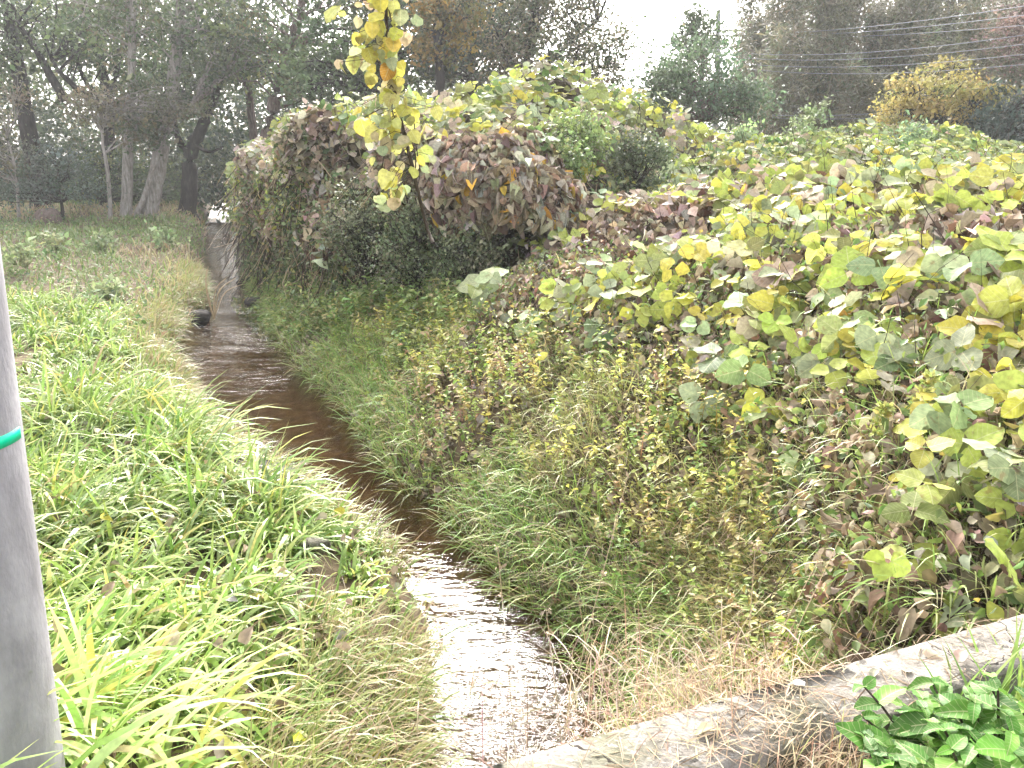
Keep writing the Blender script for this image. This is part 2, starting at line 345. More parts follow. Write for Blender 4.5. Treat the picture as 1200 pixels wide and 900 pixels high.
# road deck that carries the viewer, and the concrete curb along its edge
CA, CB = np.array([-.62, 1.50]), np.array([3.6, 3.20])             # far top edge of the curb
cdir = (CB - CA) / np.linalg.norm(CB - CA); cn = np.array([cdir[1], -cdir[0]])   # towards the viewer
def prism(poly, z0, z1):
    n = len(poly); V = np.array([(*p, z0) for p in poly] + [(*p, z1) for p in poly])
    F = [(i, (i + 1) % n, n + (i + 1) % n, n + i) for i in range(n)] + [(n, n + 1, n + 2, n + 3), (3, 2, 1, 0)]
    return V, np.array(F)
a, b = CA + cn * .03, CB + cn * .03
V, F = prism([a, CA + cn * 6 - cdir * .0, CB + cn * 6, b], -.40, -.004)
tag(link('road', mesh_data('road', V, F, M['road'])), kind='structure')
def curb():
    t = thing('concrete_curb', (*((CA + CB) / 2), 0.0), 'low weathered grey concrete curb crossing the bottom right corner', 'curb')
    Ln = np.linalg.norm(CB - CA); nu = 420
    prof = [(.0, -.36), (.0, .02), (.0, .10), (.002, .140), (.012, .15), (.09, .152), (.15, .151), (.222, .149), (.234, .140), (.236, .11), (.238, .06), (.238, -.02)]
    u = np.linspace(0, Ln, nu); W_ = sines(21, 14, 3, 22); W2 = sines(22, 20, 15, 120)
    V = []
    for k, (dw, z) in enumerate(prof):
        chip = 0.006 * W_(u, np.full(nu, k * .6)) + .006 * W2(u, np.full(nu, k * .9)) * np.clip(W_(u + 5, np.full(nu, 2.0)), 0, 1)
        edge = 1.0 if k in (3, 4, 7, 8, 9) else .35
        brk = np.exp(-((u - 1.47) / .09) ** 2) * (.05 if k in (7, 8, 9, 10) else .0)
        w = dw + chip * edge + (-.5 * brk if k > 5 else 0); zz = z + chip * edge * (z > 0) - brk
        V.append(np.stack([CA[0] + cdir[0] * u + cn[0] * w, CA[1] + cdir[1] * u + cn[1] * w, zz], -1))
    V = np.stack(V, 1).reshape(-1, 3); m = len(prof)
    i = np.arange(nu - 1)[:, None] * m; j = np.arange(m - 1)[None]
    F = np.stack([i + j, i + m + j, i + m + j + 1, i + j + 1], -1).reshape(-1, 4)
    part('coping', V, F, M['conc'], t, smooth=False)
curb()
def curb_pt(u, w, z=.155):
    p = CA + cdir * u + cn * w; return np.array([p[0], p[1], z])

# ------------------------------------------------------------------ near concrete pole at the left edge
def near_pole():
    Y0 = 2.02
    e1, e2 = at_y(66, 900, Y0), at_y(0, 345, Y0)              # right silhouette edge
    r0 = .165; d = unit((e2 - e1)[None])[0]
    ax0 = e1 - np.array([r0 * 1.0, 0, 0]); ax0 = ax0 - d * ((ax0[2] + .9) / d[2])
    t = thing('concrete_pole', (ax0[0], ax0[1], -.42), 'smooth grey concrete pole with green tape cut by the left edge', 'pole')
    Ls = np.linspace(0, 9.2, 24); P = ax0 + d * Ls[:, None]; R = r0 + .004 - Ls / 150
    V, F = tube(P, R, 40); part('shaft', V, F, M['polec'], t, smooth=True)
    # green tape: a band part of the way round, slightly slanted
    c = at_y(0, 517, Y0); s0 = (c[2] - ax0[2]) / d[2]; A = np.linspace(math.radians(-150), math.radians(12), 18); V = []
    for k, a in enumerate(A):
        for h, rr in ((-.016, .0), (-.016, .0025), (.016, .0025), (.016, 0)):
            s = s0 + h + .014 * math.sin(a + 1.3); r = r0 + .004 - s / 150 + rr
            V.append(ax0 + d * s + np.array([math.cos(a) * r, math.sin(a) * r, 0]))
    F = [(4 * i + j, 4 * i + j + 1, 4 * i + j + 5, 4 * i + j + 4) for i in range(17) for j in range(3)]
    part('tape', np.array(V), np.array(F), M['tape'], t)
    top = P[-5]; far = np.array([2.6, 70, 19.0]); q = np.linspace(0, 1, 60)[:, None]
    C = top * (1 - q) + far * q; C[:, 2] -= 4 * .9 * (q * (1 - q))[:, 0]
    V, F = tube(C, .012, 5); part('cable', V, F, M['wire'], t)
    return C
CABLE = near_pole()

# ------------------------------------------------------------------ left meadow grass
def in_view(x, y, z, m=160):
    c, s = math.cos(PITCH), math.sin(PITCH); zc = y * c - (z - CAMZ) * s
    return (zc > .2) & (np.abs(x / np.maximum(zc, .2)) < (600 + m) / FPX)
def clumps(ylo, yhi, dens, sdist, r):
    """random clump centres on the left side of the stream"""
    W = 16; n = int((yhi - ylo) * W * dens); y = r.uniform(ylo, yhi, n); dl = r.uniform(-.05, W, n); x = xl(y) - dl
    k = in_view(x, y, zl(y), 400); return x[k], y[k], dl[k]
G1 = [(4, (.18, .28, .065)), (4, (.25, .35, .10)), (2.5, (.12, .21, .045)), (3, (.33, .41, .16)), (1, (.40, .40, .11)), (.5, (.42, .34, .17))]
def left_grass():
    r = np.random.default_rng(11); parts = []
    for ylo, yhi, dens, nb, Lm, wm, seg in ((1.2, 4.2, 60, 20, .46, .026, 6), (4.2, 8.5, 40, 17, .50, .024, 5), (8.5, 15.5, 20, 15, .50, .028, 4)):
        x, y, dl = clumps(ylo, yhi, dens, 0, r)
        edge = (dl > .35) | (r.random(len(x)) < .35)
        far = 1 - sstep(12.5, 15.5, y + .8 * n_big(x, y)); keep = edge & (r.random(len(x)) < far + .02)
        px = np.hypot(x + 1.3, y - 2.0) > .23
        keep &= px; x, y = x[keep], y[keep]; n = len(x)
        size = np.exp(r.normal(0, .2, n)) * (.42 + .58 * sstep(.3, 1.1, xl(y) - x)) * (1 + .22 * n_big(x * 1.5, y * 1.5)); nn = np.maximum(5, (nb * r.uniform(.5, 1.4, n))).astype(int)
        idx = np.repeat(np.arange(n), nn); N = len(idx)
        az = r.normal(math.radians(-35), 1.25, N)                     # most blades arch down towards the stream
        b = np.stack([x[idx] + r.normal(0, .035, N), y[idx] + r.normal(0, .035, N)], -1)
        z = Hg(b[:, 0], b[:, 1]) - .015
        L = Lm * size[idx] * r.uniform(.55, 1.25, N); w = wm * r.uniform(.6, 1.25, N)
        e0 = np.radians(r.uniform(52, 88, N)); bend = np.radians(r.uniform(45, 140, N))
        tone = 1.04 * np.exp(.11 * n_big(x * .9 + 7, y * .9) + .08 * n_mid(x * .8, y * .8))[idx][:, None]
        col = pal(N, G1, r) * tone
        up = r.random(N) < .05; bend[up] *= .25
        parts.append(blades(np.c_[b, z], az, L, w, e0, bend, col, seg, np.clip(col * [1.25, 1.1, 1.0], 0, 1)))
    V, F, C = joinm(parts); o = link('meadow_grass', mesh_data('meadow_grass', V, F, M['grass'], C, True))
    tag(o, 'lush bright green arching grass covering the left bank', 'grass', kind='stuff')
    # the shorter mixed weeds further back
    parts = []
    n = 36000; y = 12.5 + 36 * r.random(n) ** 1.5; dl = r.uniform(.0, 26, n); x = xl(y) - dl; k = in_view(x, y, -.7); x, y, dl = x[k], y[k], dl[k]; N = len(x)
    z = Hg(x, y) - .02; q = n_big(x * .5 + 3, y * .7); dry = (q > .55)[:, None] | ((dl < 1.6) & (y < 22))[:, None] & (r.random((N, 1)) < .55)
    green = pal(N, [(4, (.12, .19, .05)), (3, (.17, .24, .07)), (2, (.20, .24, .10)), (1, (.28, .28, .12))], r)
    dryc = pal(N, [(3, (.32, .26, .15)), (2, (.26, .19, .11)), (2, (.20, .22, .08)), (1, (.40, .34, .22))], r)
    col = np.where(dry, dryc, green) * np.exp(.12 * q)[:, None]
    L = r.uniform(.16, .42, N) * (1 + .25 * q); w = r.uniform(.012, .03, N) * (1 + y / 40)
    parts.append(blades(np.c_[x, y, z], r.uniform(0, 6.28, N), L, w, np.radians(r.uniform(45, 88, N)), np.radians(r.uniform(10, 100, N)), col, 3))
    V, F, C = joinm(parts)
    n = 26000; y = 12.5 + 34 * r.random(n) ** 1.4; dl = r.uniform(0, 24, n); x = xl(y) - dl; k = in_view(x, y, -.7); x, y = x[k], y[k]; N = len(x)
    hh = np.clip(.12 + .14 * n_big(x * .8, y * .8), .03, .5); P = np.stack([x, y, Hg(x, y) + r.random(N) * hh * 1.3], -1)
    nrm = unit(rand_dir(N, r) + [0, -.2, .9]); Lv = scatter(*HL, P, frames(nrm, rand_dir(N, r)), r.uniform(.05, .13, N), pal(N, [(4, (.11, .18, .05)), (2, (.19, .25, .09)), (2, (.27, .28, .12)), (1, (.10, .17, .08)), (1, (.30, .22, .13))], r))
    V, F, C = joinm([(V, F, C), Lv]); o = link('meadow_weeds', mesh_data('meadow_weeds', V, F, M['leaf'], C))
    tag(o, 'patchy low weeds and dry grass on the far left meadow', 'weeds', kind='stuff')
    # pale straw-coloured grass leaning out over the water along the left edge
    n = 26000; y = 2.4 + 20 * r.random(n) ** 1.5; dl = np.abs(r.normal(0, .34, n)) + .02 + .04 * (y < 6); x = xl(y) - dl; N = n
    cl = n_mid(x * .6, y * .6); kk = r.random(N) < .6 + .4 * cl; x, y, dl = x[kk], y[kk], dl[kk]; N = len(x)
    col = pal(N, [(3, (.34, .36, .13)), (2, (.20, .29, .07)), (3, (.42, .35, .20)), (1.5, (.33, .24, .14))], r)
    L = r.uniform(.18, .50, N)
    o = link('water_edge_grass', mesh_blades('water_edge_grass', blades(np.c_[x, y, Hg(x, y) - .02], r.normal(math.radians(-20), .9, N), L, r.uniform(.004, .011, N) * (1 + y / 12), np.radians(r.uniform(45, 90, N)), np.radians(r.uniform(10, 120, N)), col, 4)))
    tag(o, 'straw and pale green grass fringing the left water edge', 'grass', kind='stuff')
def mesh_blades(name, vfc, mat='grass'):
    return mesh_data(name, vfc[0], vfc[1], M[mat], vfc[2], True)
left_grass()

# ------------------------------------------------------------------ kudzu surfaces on the right
def grid_surface(rows, nu, nv, noise_amp, seed, skirt=True):
    """rows of (px,py,Y) from the front foot to the back, made into a smooth bumpy sheet"""
    R3 = [smooth_path(np.array([at_y(*q) if len(q) == 3 else np.array(q[:3]) for q in row]), nu) for row in rows]
    A = np.stack(R3, 0)                                   # (rows, nu, 3)
    if skirt:
        f = A[0].copy(); f[:, 1] += .10; f[:, 2] = np.minimum(Hg(f[:, 0], f[:, 1]) - .1, f[:, 2] - .1)
        g = A[-1].copy(); g[:, 1] += 1.5; g[:, 2] = Hg(g[:, 0], g[:, 1]) - .2
        A = np.concatenate([f[None], A, g[None]], 0)
    G = np.stack([smooth_path(A[:, i], nv) for i in range(nu)], 1)      # (nv, nu, 3)
    du = np.gradient(G, axis=1); dv = np.gradient(G, axis=0); Nn = unit(np.cross(du, dv))
    nz = sines(seed, 16, .9, 5.0, 3)(G[..., 0], G[..., 1], G[..., 2])
    G = G + Nn * (noise_amp * nz)[..., None]
    du = np.gradient(G, axis=1); dv = np.gradient(G, axis=0); Nn = unit(np.cross(du, dv))
    return G, Nn
def grid_mesh(G):
    nv, nu, _ = G.shape; i = np.arange(nv - 1)[:, None] * nu; j = np.arange(nu - 1)[None]
    return G.reshape(-1, 3), np.stack([i + j, i + j + 1, i + nu + j + 1, i + nu + j], -1).reshape(-1, 4)
def sample(G, Nn, n, r, vlo=0.0, vhi=1.0):
    nv, nu, _ = G.shape
    q = G[:-1, :-1]; ar = np.linalg.norm(np.cross(G[1:, :-1] - q, G[:-1, 1:] - q), axis=-1)
    vv = (np.arange(nv - 1) + .5) / (nv - 1); ar = ar * ((vv >= vlo) & (vv <= vhi))[:, None]
    k = r.choice(ar.size, n, p=(ar / ar.sum()).ravel()); a, b = np.divmod(k, nu - 1)
    s, t = r.random(n)[:, None], r.random(n)[:, None]
    lerp = lambda X: X[a, b] * (1 - s) * (1 - t) + X[a + 1, b] * s * (1 - t) + X[a, b + 1] * (1 - s) * t + X[a + 1, b + 1] * s * t
    return lerp(G), unit(lerp(Nn)), (b + t[:, 0]) / (nu - 1), (a + s[:, 0]) / (nv - 1)
YEL, YGR, GRN, PALE_SHEEN, OLV = (.45, .42, .07), (.33, .38, .08), (.11, .18, .05), (.29, .33, .18), (.22, .24, .08)  # the pale grey-green here is leaf sheen put into the colour
TAN, BRN, PNK, ORG = (.36, .29, .20), (.20, .15, .095), (.37, .315, .25), (.50, .30, .05)
def leaf_objects(t, P, R, s, col, meshes, name='leaf'):
    base = np.array(t.location)
    for i in range(len(P)):
        o = bpy.data.objects.new(name, meshes[i % len(meshes)]); COL.objects.link(o); o.parent = t
        m = np.eye(4); m[:3, :3] = R[i] * s[i]; m[:3, 3] = P[i] - base; o.matrix_basis = Matrix(m.tolist())
        o.color = (*[float(a) for a in col[i]], 1)
KM = [mesh_data('kudzu_leaf', v, f, M['kudzu'], None, True) for v, f in KL]
DM = [mesh_data('dry_leaf', v, f, M['dead_o'], None, True) for v, f in DL]
def kudzu_leaves(t, G, Nn, n, size, palette, r, nobj=300, vlo=.08, vhi=.93, lift=(.02, .22), facing=.55, palfun=None, clip=None):
    """upper layer of broad leaves in threes; the largest seen become single parts, the rest one mass"""
    n3 = n // 3; P, N, u, v = sample(G, Nn, n3, r, vlo, vhi)
    if clip is not None:
        k = clip(P, u, v); P, N, u, v = P[k], N[k], u[k], v[k]; n3 = len(P)
    h = r.uniform(*lift, n3)[:, None]; P = P + N * h * .6 + np.array([0, 0, 1]) * h * .4
    s3 = size * np.exp(r.normal(0, .22, n3)) * np.clip(np.linalg.norm(P - [0, 0, CAMZ], axis=1) / 5.0, .62, 1); az0 = r.uniform(0, 6.28, n3)
    up = unit(N * facing + np.array([0, -.50, .62]) + r.normal(0, .38, (n3, 3)))
    c3 = palfun(n3, P, u, v, r) if palfun else pal(n3, palette, r)
    Ps, Rs, Ss, Cs = [], [], [], []
    for k, da in enumerate((0, 2.0, -2.0)):
        a = az0 + da + r.normal(0, .2, n3); d = np.stack([np.cos(a), np.sin(a), r.uniform(-.7, .1, n3)], -1)
        nn = unit(up + r.normal(0, .28, (n3, 3))); Rk = frames(nn, d)
        Ps.append(P + Rk[:, :, 1] * (s3 * .12)[:, None]); Rs.append(Rk); Ss.append(s3 * (1.0 if k == 0 else .86)); Cs.append(np.clip(c3 * np.exp(r.normal(0, .14, (n3, 1))), 0, .9))
    P, R, S, C = np.concatenate(Ps), np.concatenate(Rs), np.concatenate(Ss), np.concatenate(Cs)
    hh = np.tile(h[:, 0], 3); dist = np.linalg.norm(P - [0, 0, CAMZ], axis=1)
    view = in_view(P[:, 0], P[:, 1], P[:, 2], 0); score = np.where(view, S / dist * (.4 + hh / lift[1]), 0)
    o = np.argsort(-score); a, b = o[:nobj], o[nobj:]
    leaf_objects(t, P[a], R[a], S[a], C[a], KM)
    near = dist[b] < 7.2
    parts = []
    if near.any(): 
        tv, tf = KL[0]
        part('leaf_mass', *scatter(tv, tf, P[b][near], R[b][near], S[b][near], C[b][near])[:2], M['kudzu_s'], t, np.repeat(C[b][near], len(tv), 0), True, 'stuff')
    if (~near).any():
        V, F, CC = scatter(*SL, P[b][~near], R[b][~near], S[b][~near], C[b][~near]); part('leaf_mass', V, F, M['kudzu_s'], t, CC, False, 'stuff')
def dead_leaves(t, G, Nn, n, size, r, vlo, vhi, name='dead_leaf_mass', palette=None, clip=None, down=.9, lift=.1, tmpl=None):
    P, N, u, v = sample(G, Nn, n, r, vlo, vhi)
    if clip is not None:
        k = clip(P, u, v); P, N = P[k], N[k]; n = len(P)
    P = P + N * r.uniform(-.02, lift, n)[:, None]
    nn = unit(N + r.normal(0, .8, (n, 3))); d = unit(np.array([0, -.1, -down]) + r.normal(0, .7, (n, 3)))
    V, F, C = scatter(*(tmpl or DS), P, frames(nn, d), size * np.exp(r.normal(0, .3, n)), pal(n, palette or [(3, TAN), (3, BRN), (3, PNK), (1, (.10, .06, .04))], r, .25))
    part(name, V, F, M['dead'], t, C, False, 'stuff')
def twigs(t, G, Nn, n, r, vlo, vhi, L=(.3, .9), rad=.006, mat='stem', name='stem_tangle', down=True, clip=None):
    P, N, u, v = sample(G, Nn, n, r, vlo, vhi)
    if clip is not None:
        k = clip(P, u, v); P, N = P[k], N[k]; n = len(P)
    parts = []
    for i in range(n):
        d = unit((np.array([r.normal(0, .45), r.normal(0, .3), -1.0 if down else .6]) + N[i] * r.uniform(-.1, .35))[None])[0]
        l = r.uniform(*L); q = np.linspace(0, 1, 4)[:, None]; side = r.normal(0, .12, 3) * l
        C = P[i] + N[i] * .04 + d * l * q + side * (q * (1 - q)) * 3
        parts.append(tube(C, np.linspace(rad, rad * .4, 4) * r.uniform(.5, 1.4), 3))
    V, F = joinm(parts); part(name, V, F, M[mat], t, None, False, 'stuff')
def fine_leaves(t, G, Nn, n, size, r, vlo, vhi, palette, name='small_leaf_mass', lift=(0, .3), clip=None, droop=.5):
    P, N, u, v = sample(G, Nn, n, r, vlo, vhi)
    if clip is not None:
        k = clip(P, u, v); P, N = P[k], N[k]; n = len(P)
    P = P + N * r.uniform(*lift, n)[:, None]
    nn = unit(N * .6 + rand_dir(n, r)); d = unit(rand_dir(n, r) + [0, 0, -droop])
    V, F, C = scatter(*HL, P, frames(nn, d), size * np.exp(r.normal(0, .3, n)), pal(n, palette, r, .2))
    part(name, V, F, M['leaf'], t, C, False, 'stuff')

# --- big thicket beside the stream
r = np.random.default_rng(31)
T_rows = [
 [(306, 316, 27), (312, 328, 23), (332, 338, 19), (380, 350, 15.5), (440, 357, 13.5), (500, 358, 12.3), (560, 350, 11.8), (640, 310, 12), (720, 268, 13), (800, 250, 15), (880, 245, 16)],
 [(304, 262, 27), (305, 266, 23), (324, 275, 19), (372, 288, 15.6), (432, 300, 13.8), (500, 300, 12.7), (560, 285, 12.2), (650, 250, 12.4), (720, 235, 13.2), (810, 225, 15.2), (890, 225, 16.5)],
 [(288, 225, 27.5), (292, 214, 23.3), (318, 208, 19.3), (370, 206, 15.4), (430, 212, 13.4), (500, 214, 12.3), (570, 200, 12.4), (660, 198, 13.2), (740, 196, 14), (820, 203, 15.8), (890, 208, 17)],
 [(288, 202, 28.5), (305, 192, 24.3), (338, 182, 20.2), (388, 177, 16.5), (448, 172, 14.6), (518, 163, 13.8), (598, 152, 14.2), (682, 158, 14.6), (757, 172, 15.2), (828, 188, 16.6), (895, 200, 18)],
 [(300, 192, 30), (327, 176, 26), (356, 166, 22), (405, 158, 18.2), (464, 148, 16.6), (537, 130, 16.2), (622, 116, 16.5), (702, 128, 17), (772, 154, 17.3), (838, 180, 18.3), (900, 192, 19.5)],
 [(308, 200, 32), (345, 188, 28.5), (380, 182, 25), (434, 172, 21), (494, 162, 19.5), (564, 147, 19), (632, 137, 19.2), (712, 150, 19.5), (787, 170, 19.5), (850, 192, 20), (910, 202, 21.5)]]
G, Nn = grid_surface(T_rows, 170, 76, .20, 41)
_q = .16 * sines(78, 18, 2.5, 8, 3)(G[..., 0], G[..., 1], G[..., 2]); G = G + Nn * _q[..., None]
t = thing('kudzu_thicket', at_z(520, 350, -.6), 'tall thicket smothered in yellowing kudzu above the stream bank', 'thicket')
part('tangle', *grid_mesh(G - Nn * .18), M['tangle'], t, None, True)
_tn = sines(77, 14, 1.5, 5, 3)
def pal_thicket(n, P, u, v, r):
    c = pal(n, [(4, YGR), (2.5, PALE_SHEEN), (3, OLV), (2, YEL), (1, GRN), (1, TAN)], r)
    br = (r.random(n) < np.where((u > .16) & (u < .56), sstep(.58, .48, v), .10)); c[br] = pal(br.sum(), [(3, TAN), (3, PNK), (2, BRN)], r); return c
kudzu_leaves(t, G, Nn, 12000, .165, None, r, 300, .42, .9, (.0, .34), .45, pal_thicket)
dead_leaves(t, G, Nn, 9000, .14, r, .30, .57, lift=.22, clip=lambda P, u, v: (u > .10) & (u < .70) & (_tn(P[:, 0] + 3, P[:, 1], P[:, 2]) > -.25))
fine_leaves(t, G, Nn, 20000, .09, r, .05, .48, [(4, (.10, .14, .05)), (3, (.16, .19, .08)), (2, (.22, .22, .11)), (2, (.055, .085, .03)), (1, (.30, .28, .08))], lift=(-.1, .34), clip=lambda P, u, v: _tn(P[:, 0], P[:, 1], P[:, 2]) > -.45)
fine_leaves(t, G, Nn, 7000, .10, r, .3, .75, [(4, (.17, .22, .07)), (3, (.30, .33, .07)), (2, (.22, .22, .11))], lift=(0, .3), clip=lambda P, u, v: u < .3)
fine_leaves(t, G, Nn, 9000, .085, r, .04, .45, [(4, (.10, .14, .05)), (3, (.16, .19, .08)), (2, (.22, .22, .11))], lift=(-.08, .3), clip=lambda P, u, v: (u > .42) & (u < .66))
twigs(t, G, Nn, 900, r, .12, .55, (.5, 1.6), .011)
twigs(t, G, Nn, 900, r, .10, .58, (.4, 1.4), .007, 'straw', name='dry_stems')
twigs(t, G, Nn, 350, r, .3, .9, (.3, .8), .008, down=False)

# --- rounded mound of dead leaves in front of it
def dome(center, rx, ry, rz, nu, nv, amp, seed):
    th = np.linspace(0, 2 * math.pi, nu); ph = np.linspace(-.35, math.pi / 2, nv)
    TH, PH = np.meshgrid(th, ph); D = np.stack([np.cos(TH) * np.cos(PH), np.sin(TH) * np.cos(PH), np.sin(PH)], -1)
    nz = sines(seed, 12, 1.5, 6, 3)(D[..., 0], D[..., 1], D[..., 2]); G = np.array(center) + D * np.array([rx, ry, rz]) * (1 + amp * nz)[..., None]
    return G, unit(D / np.array([rx, ry, rz]))
c = at_y(608, 238, 11.9)
G, Nn = dome(c, 1.0, .85, .98, 60, 28, .07, 51)
_h = sstep(-.4, 1.0, (G[..., 2] - c[2])); G[..., 0] += -.42 * _h + .10 * sines(52, 8, 2, 7, 3)(G[..., 0], G[..., 1], G[..., 2]); G[..., 2] += .10 * sines(53, 8, 2, 6, 3)(G[..., 0], G[..., 1], G[..., 2]); G[..., 0] = c[0] + (G[..., 0] - c[0]) * (1.25 - .35 * _h)
t = thing('dead_leaf_mound', (c[0], c[1], Hg(c[0], c[1])), 'rounded heap of hanging brown dead kudzu leaves in front of the thicket', 'leaf mound')
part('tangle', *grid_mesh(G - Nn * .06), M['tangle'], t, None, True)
foot = np.array([c[0], c[1], 0]); part('stem', *tube(np.array([[c[0], c[1], Hg(c[0], c[1]) - .1], [c[0] + .05, c[1], c[2] - .3], [c[0], c[1], c[2] + .3]]), [.07, .05, .03], 7), M['stem'], t)
DPAL = [(4, PNK), (3, TAN), (3, BRN), (1.5, (.12, .075, .06)), (.4, ORG)]
P, N, u, v = sample(G, Nn, 3200, r, .05, 1)
d = unit(np.array([0, 0, -1.0]) + N * .25 + r.normal(0, .3, N.shape)); R = frames(unit(N + r.normal(0, .6, N.shape)), d); S = .17 * np.exp(r.normal(0, .25, len(P))); C = pal(len(P), DPAL, r, .25); P = P + N * r.uniform(0, .10, (len(P), 1))
fr_ = N[:, 1] < .25; o = np.argsort(-(S * fr_ + (P - G.mean((0, 1))) @ np.array([0, -.02, .02]))); a, b = o[:260], o[260:]
leaf_objects(t, P[a], R[a], S[a], C[a], DM, 'dead_leaf')
part('dead_leaf_mass', *scatter(*DS, P[b], R[b], S[b], C[b])[:2], M['dead'], t, np.repeat(C[b], 6, 0), False, 'stuff')

# --- low ridge of kudzu behind, on the right
r = np.random.default_rng(33)
R_rows = [
 [(690, 275, 13.0), (780, 262, 12.8), (860, 255, 12.6), (950, 252, 12.2), (1050, 250, 11.6), (1150, 246, 11), (1260, 240, 10.4), (1420, 230, 10)],
 [(730, 240, 14.4), (800, 235, 14.2), (870, 228, 14.2), (950, 222, 14), (1050, 222, 13.4), (1150, 225, 12.8), (1260, 222, 12.3), (1420, 215, 12)],
 [(800, 215, 16), (840, 205, 16.2), (890, 195, 16.4), (960, 190, 16.2), (1050, 195, 15.6), (1150, 205, 15), (1260, 205, 14.6), (1420, 200, 14)],
 [(830, 198, 18), (860, 188, 18.2), (905, 176, 18.6), (975, 168, 18.6), (1050, 172, 18), (1130, 183, 17.4), (1240, 196, 17), (1420, 190, 16)],
 [(850, 200, 20.5), (880, 190, 20.6), (920, 182, 21), (980, 178, 21), (1050, 182, 20.4), (1130, 192, 20), (1240, 204, 19.5), (1420, 200, 19)]]
G, Nn = grid_surface(R_rows, 90, 34, .15, 43)
t = thing('kudzu_ridge', at_z(1000, 262, -.2), 'pale hazy kudzu ridge below the bamboo, right background', 'vine mound')
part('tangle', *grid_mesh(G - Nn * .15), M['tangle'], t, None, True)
kudzu_leaves(t, G, Nn, 12500, .165, [(4, YGR), (3, PALE_SHEEN), (3, OLV), (1.6, YEL), (1.5, GRN), (1.2, TAN)], r, 300, .1, .93, (.0, .22), .6)
dead_leaves(t, G, Nn, 3000, .15, r, .1, .75)
fine_leaves(t, G, Nn, 9000, .09, r, .1, .92, [(4, (.12, .17, .05)), (3, (.2, .24, .09)), (2, (.22, .22, .11))], lift=(0, .25))
twigs(t, G, Nn, 300, r, .2, .9, (.3, .9), .007, down=False)

# --- near kudzu bank on the right
r = np.random.default_rng(35)
N_rows = [
 [(552, 405, 9.2), (640, 436, 7.8), (720, 458, 6.8), (800, 500, 5.7), (900, 525, 4.9), (965, 600, 4.0), (1050, 705, 2.95), (1260, 728, 2.75), (1500, 700, 2.75)],
 [(566, 372, 9.4), (650, 375, 8.2), (735, 385, 7.2), (825, 410, 6.1), (925, 430, 5.3), (1015, 480, 4.4), (1110, 590, 3.35), (1290, 600, 3.2), (1560, 590, 3.1)],
 [(596, 335, 10.4), (690, 325, 9.2), (790, 315, 8.2), (880, 315, 7.3), (980, 325, 6.3), (1080, 362, 5.2), (1180, 420, 4.4), (1330, 440, 4.1), (1620, 430, 3.9)],
 [(625, 298, 11.4), (725, 282, 10.6), (830, 268, 9.9), (930, 264, 9.1), (1030, 262, 8.2), (1120, 268, 7.2), (1210, 290, 6.2), (1380, 300, 5.6), (1680, 290, 5.2)],
 [(665, 272, 12.2), (765, 258, 11.8), (850, 248, 11.3), (950, 246, 10.4), (1040, 243, 9.6), (1130, 238, 8.7), (1220, 226, 7.8), (1420, 215, 7.2), (1720, 210, 6.8)],
 [(680, 285, 13.4), (780, 275, 13), (860, 268, 12.4), (955, 266, 11.7), (1050, 262, 11), (1140, 257, 10), (1240, 248, 9.2), (1440, 238, 8.6), (1740, 230, 8)]]
G, Nn = grid_surface(N_rows, 130, 50, .10, 45)
NG, NN = G, Nn
t = thing('kudzu_bank', at_z(880, 560, -.6), 'near bank of large round yellow-green kudzu leaves above dry tangled stems', 'vine bank')
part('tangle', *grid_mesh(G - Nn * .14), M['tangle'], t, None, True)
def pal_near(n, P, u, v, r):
    c = pal(n, [(5, YGR), (3, YEL), (2.6, PALE_SHEEN), (1.6, OLV), (1, TAN), (.08, ORG)], r)
    d = r.random(n) < sstep(.42, .25, v) * np.where(u > .68, .3, .75); c[d] = pal(d.sum(), [(1.6, (.16, .22, .10)), (2, (.22, .28, .11)), (1.6, PALE_SHEEN), (1, OLV), (1.6, YGR)], r)
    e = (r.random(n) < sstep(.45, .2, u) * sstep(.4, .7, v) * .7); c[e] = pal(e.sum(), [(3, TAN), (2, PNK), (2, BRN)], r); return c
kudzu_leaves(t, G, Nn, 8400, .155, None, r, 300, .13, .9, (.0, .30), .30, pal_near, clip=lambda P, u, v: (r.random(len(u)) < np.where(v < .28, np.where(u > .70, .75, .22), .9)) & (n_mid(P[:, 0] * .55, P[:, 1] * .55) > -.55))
for _i in range(3):
    dead_leaves(t, G, Nn, 1700, .072, r, .08, .45, lift=.14, tmpl=DL[_i], palette=[(3, (.38, .31, .21)), (3, (.28, .21, .13)), (2, (.19, .14, .09)), (1, (.40, .35, .27))])
_P, _N, _u, _v = sample(G, Nn, 9000, r, .03, .46); _n = len(_P)
part('straw_mass', *blades(_P - _N * .03, r.uniform(0, 6.28, _n), r.uniform(.08, .34, _n), r.uniform(.0025, .006, _n), np.radians(r.uniform(-30, 85, _n)), np.radians(r.uniform(0, 120, _n)), np.zeros((_n, 3)), 3)[:2], M['dead'], t, np.repeat(pal(_n, [(3, (.42, .35, .22)), (2, (.32, .25, .15)), (2, (.26, .29, .10)), (1, (.20, .15, .09))], r), 8, 0), True, 'stuff')
dead_leaves(t, G, Nn, 6500, .12, r, .40, .9, lift=.16, name='dead_leaf_mass')
fine_leaves(t, G, Nn, 6000, .05, r, .05, .5, [(4, (.12, .18, .05)), (3, (.2, .26, .07)), (1, (.35, .3, .08))], lift=(0, .22))
twigs(t, G, Nn, 1100, r, .14, .45, (.25, .8), .0045, 'stem', name='stem_tangle')
twigs(t, G, Nn, 500, r, .3, .9, (.2, .6), .004, down=False, name='stem_tangle')

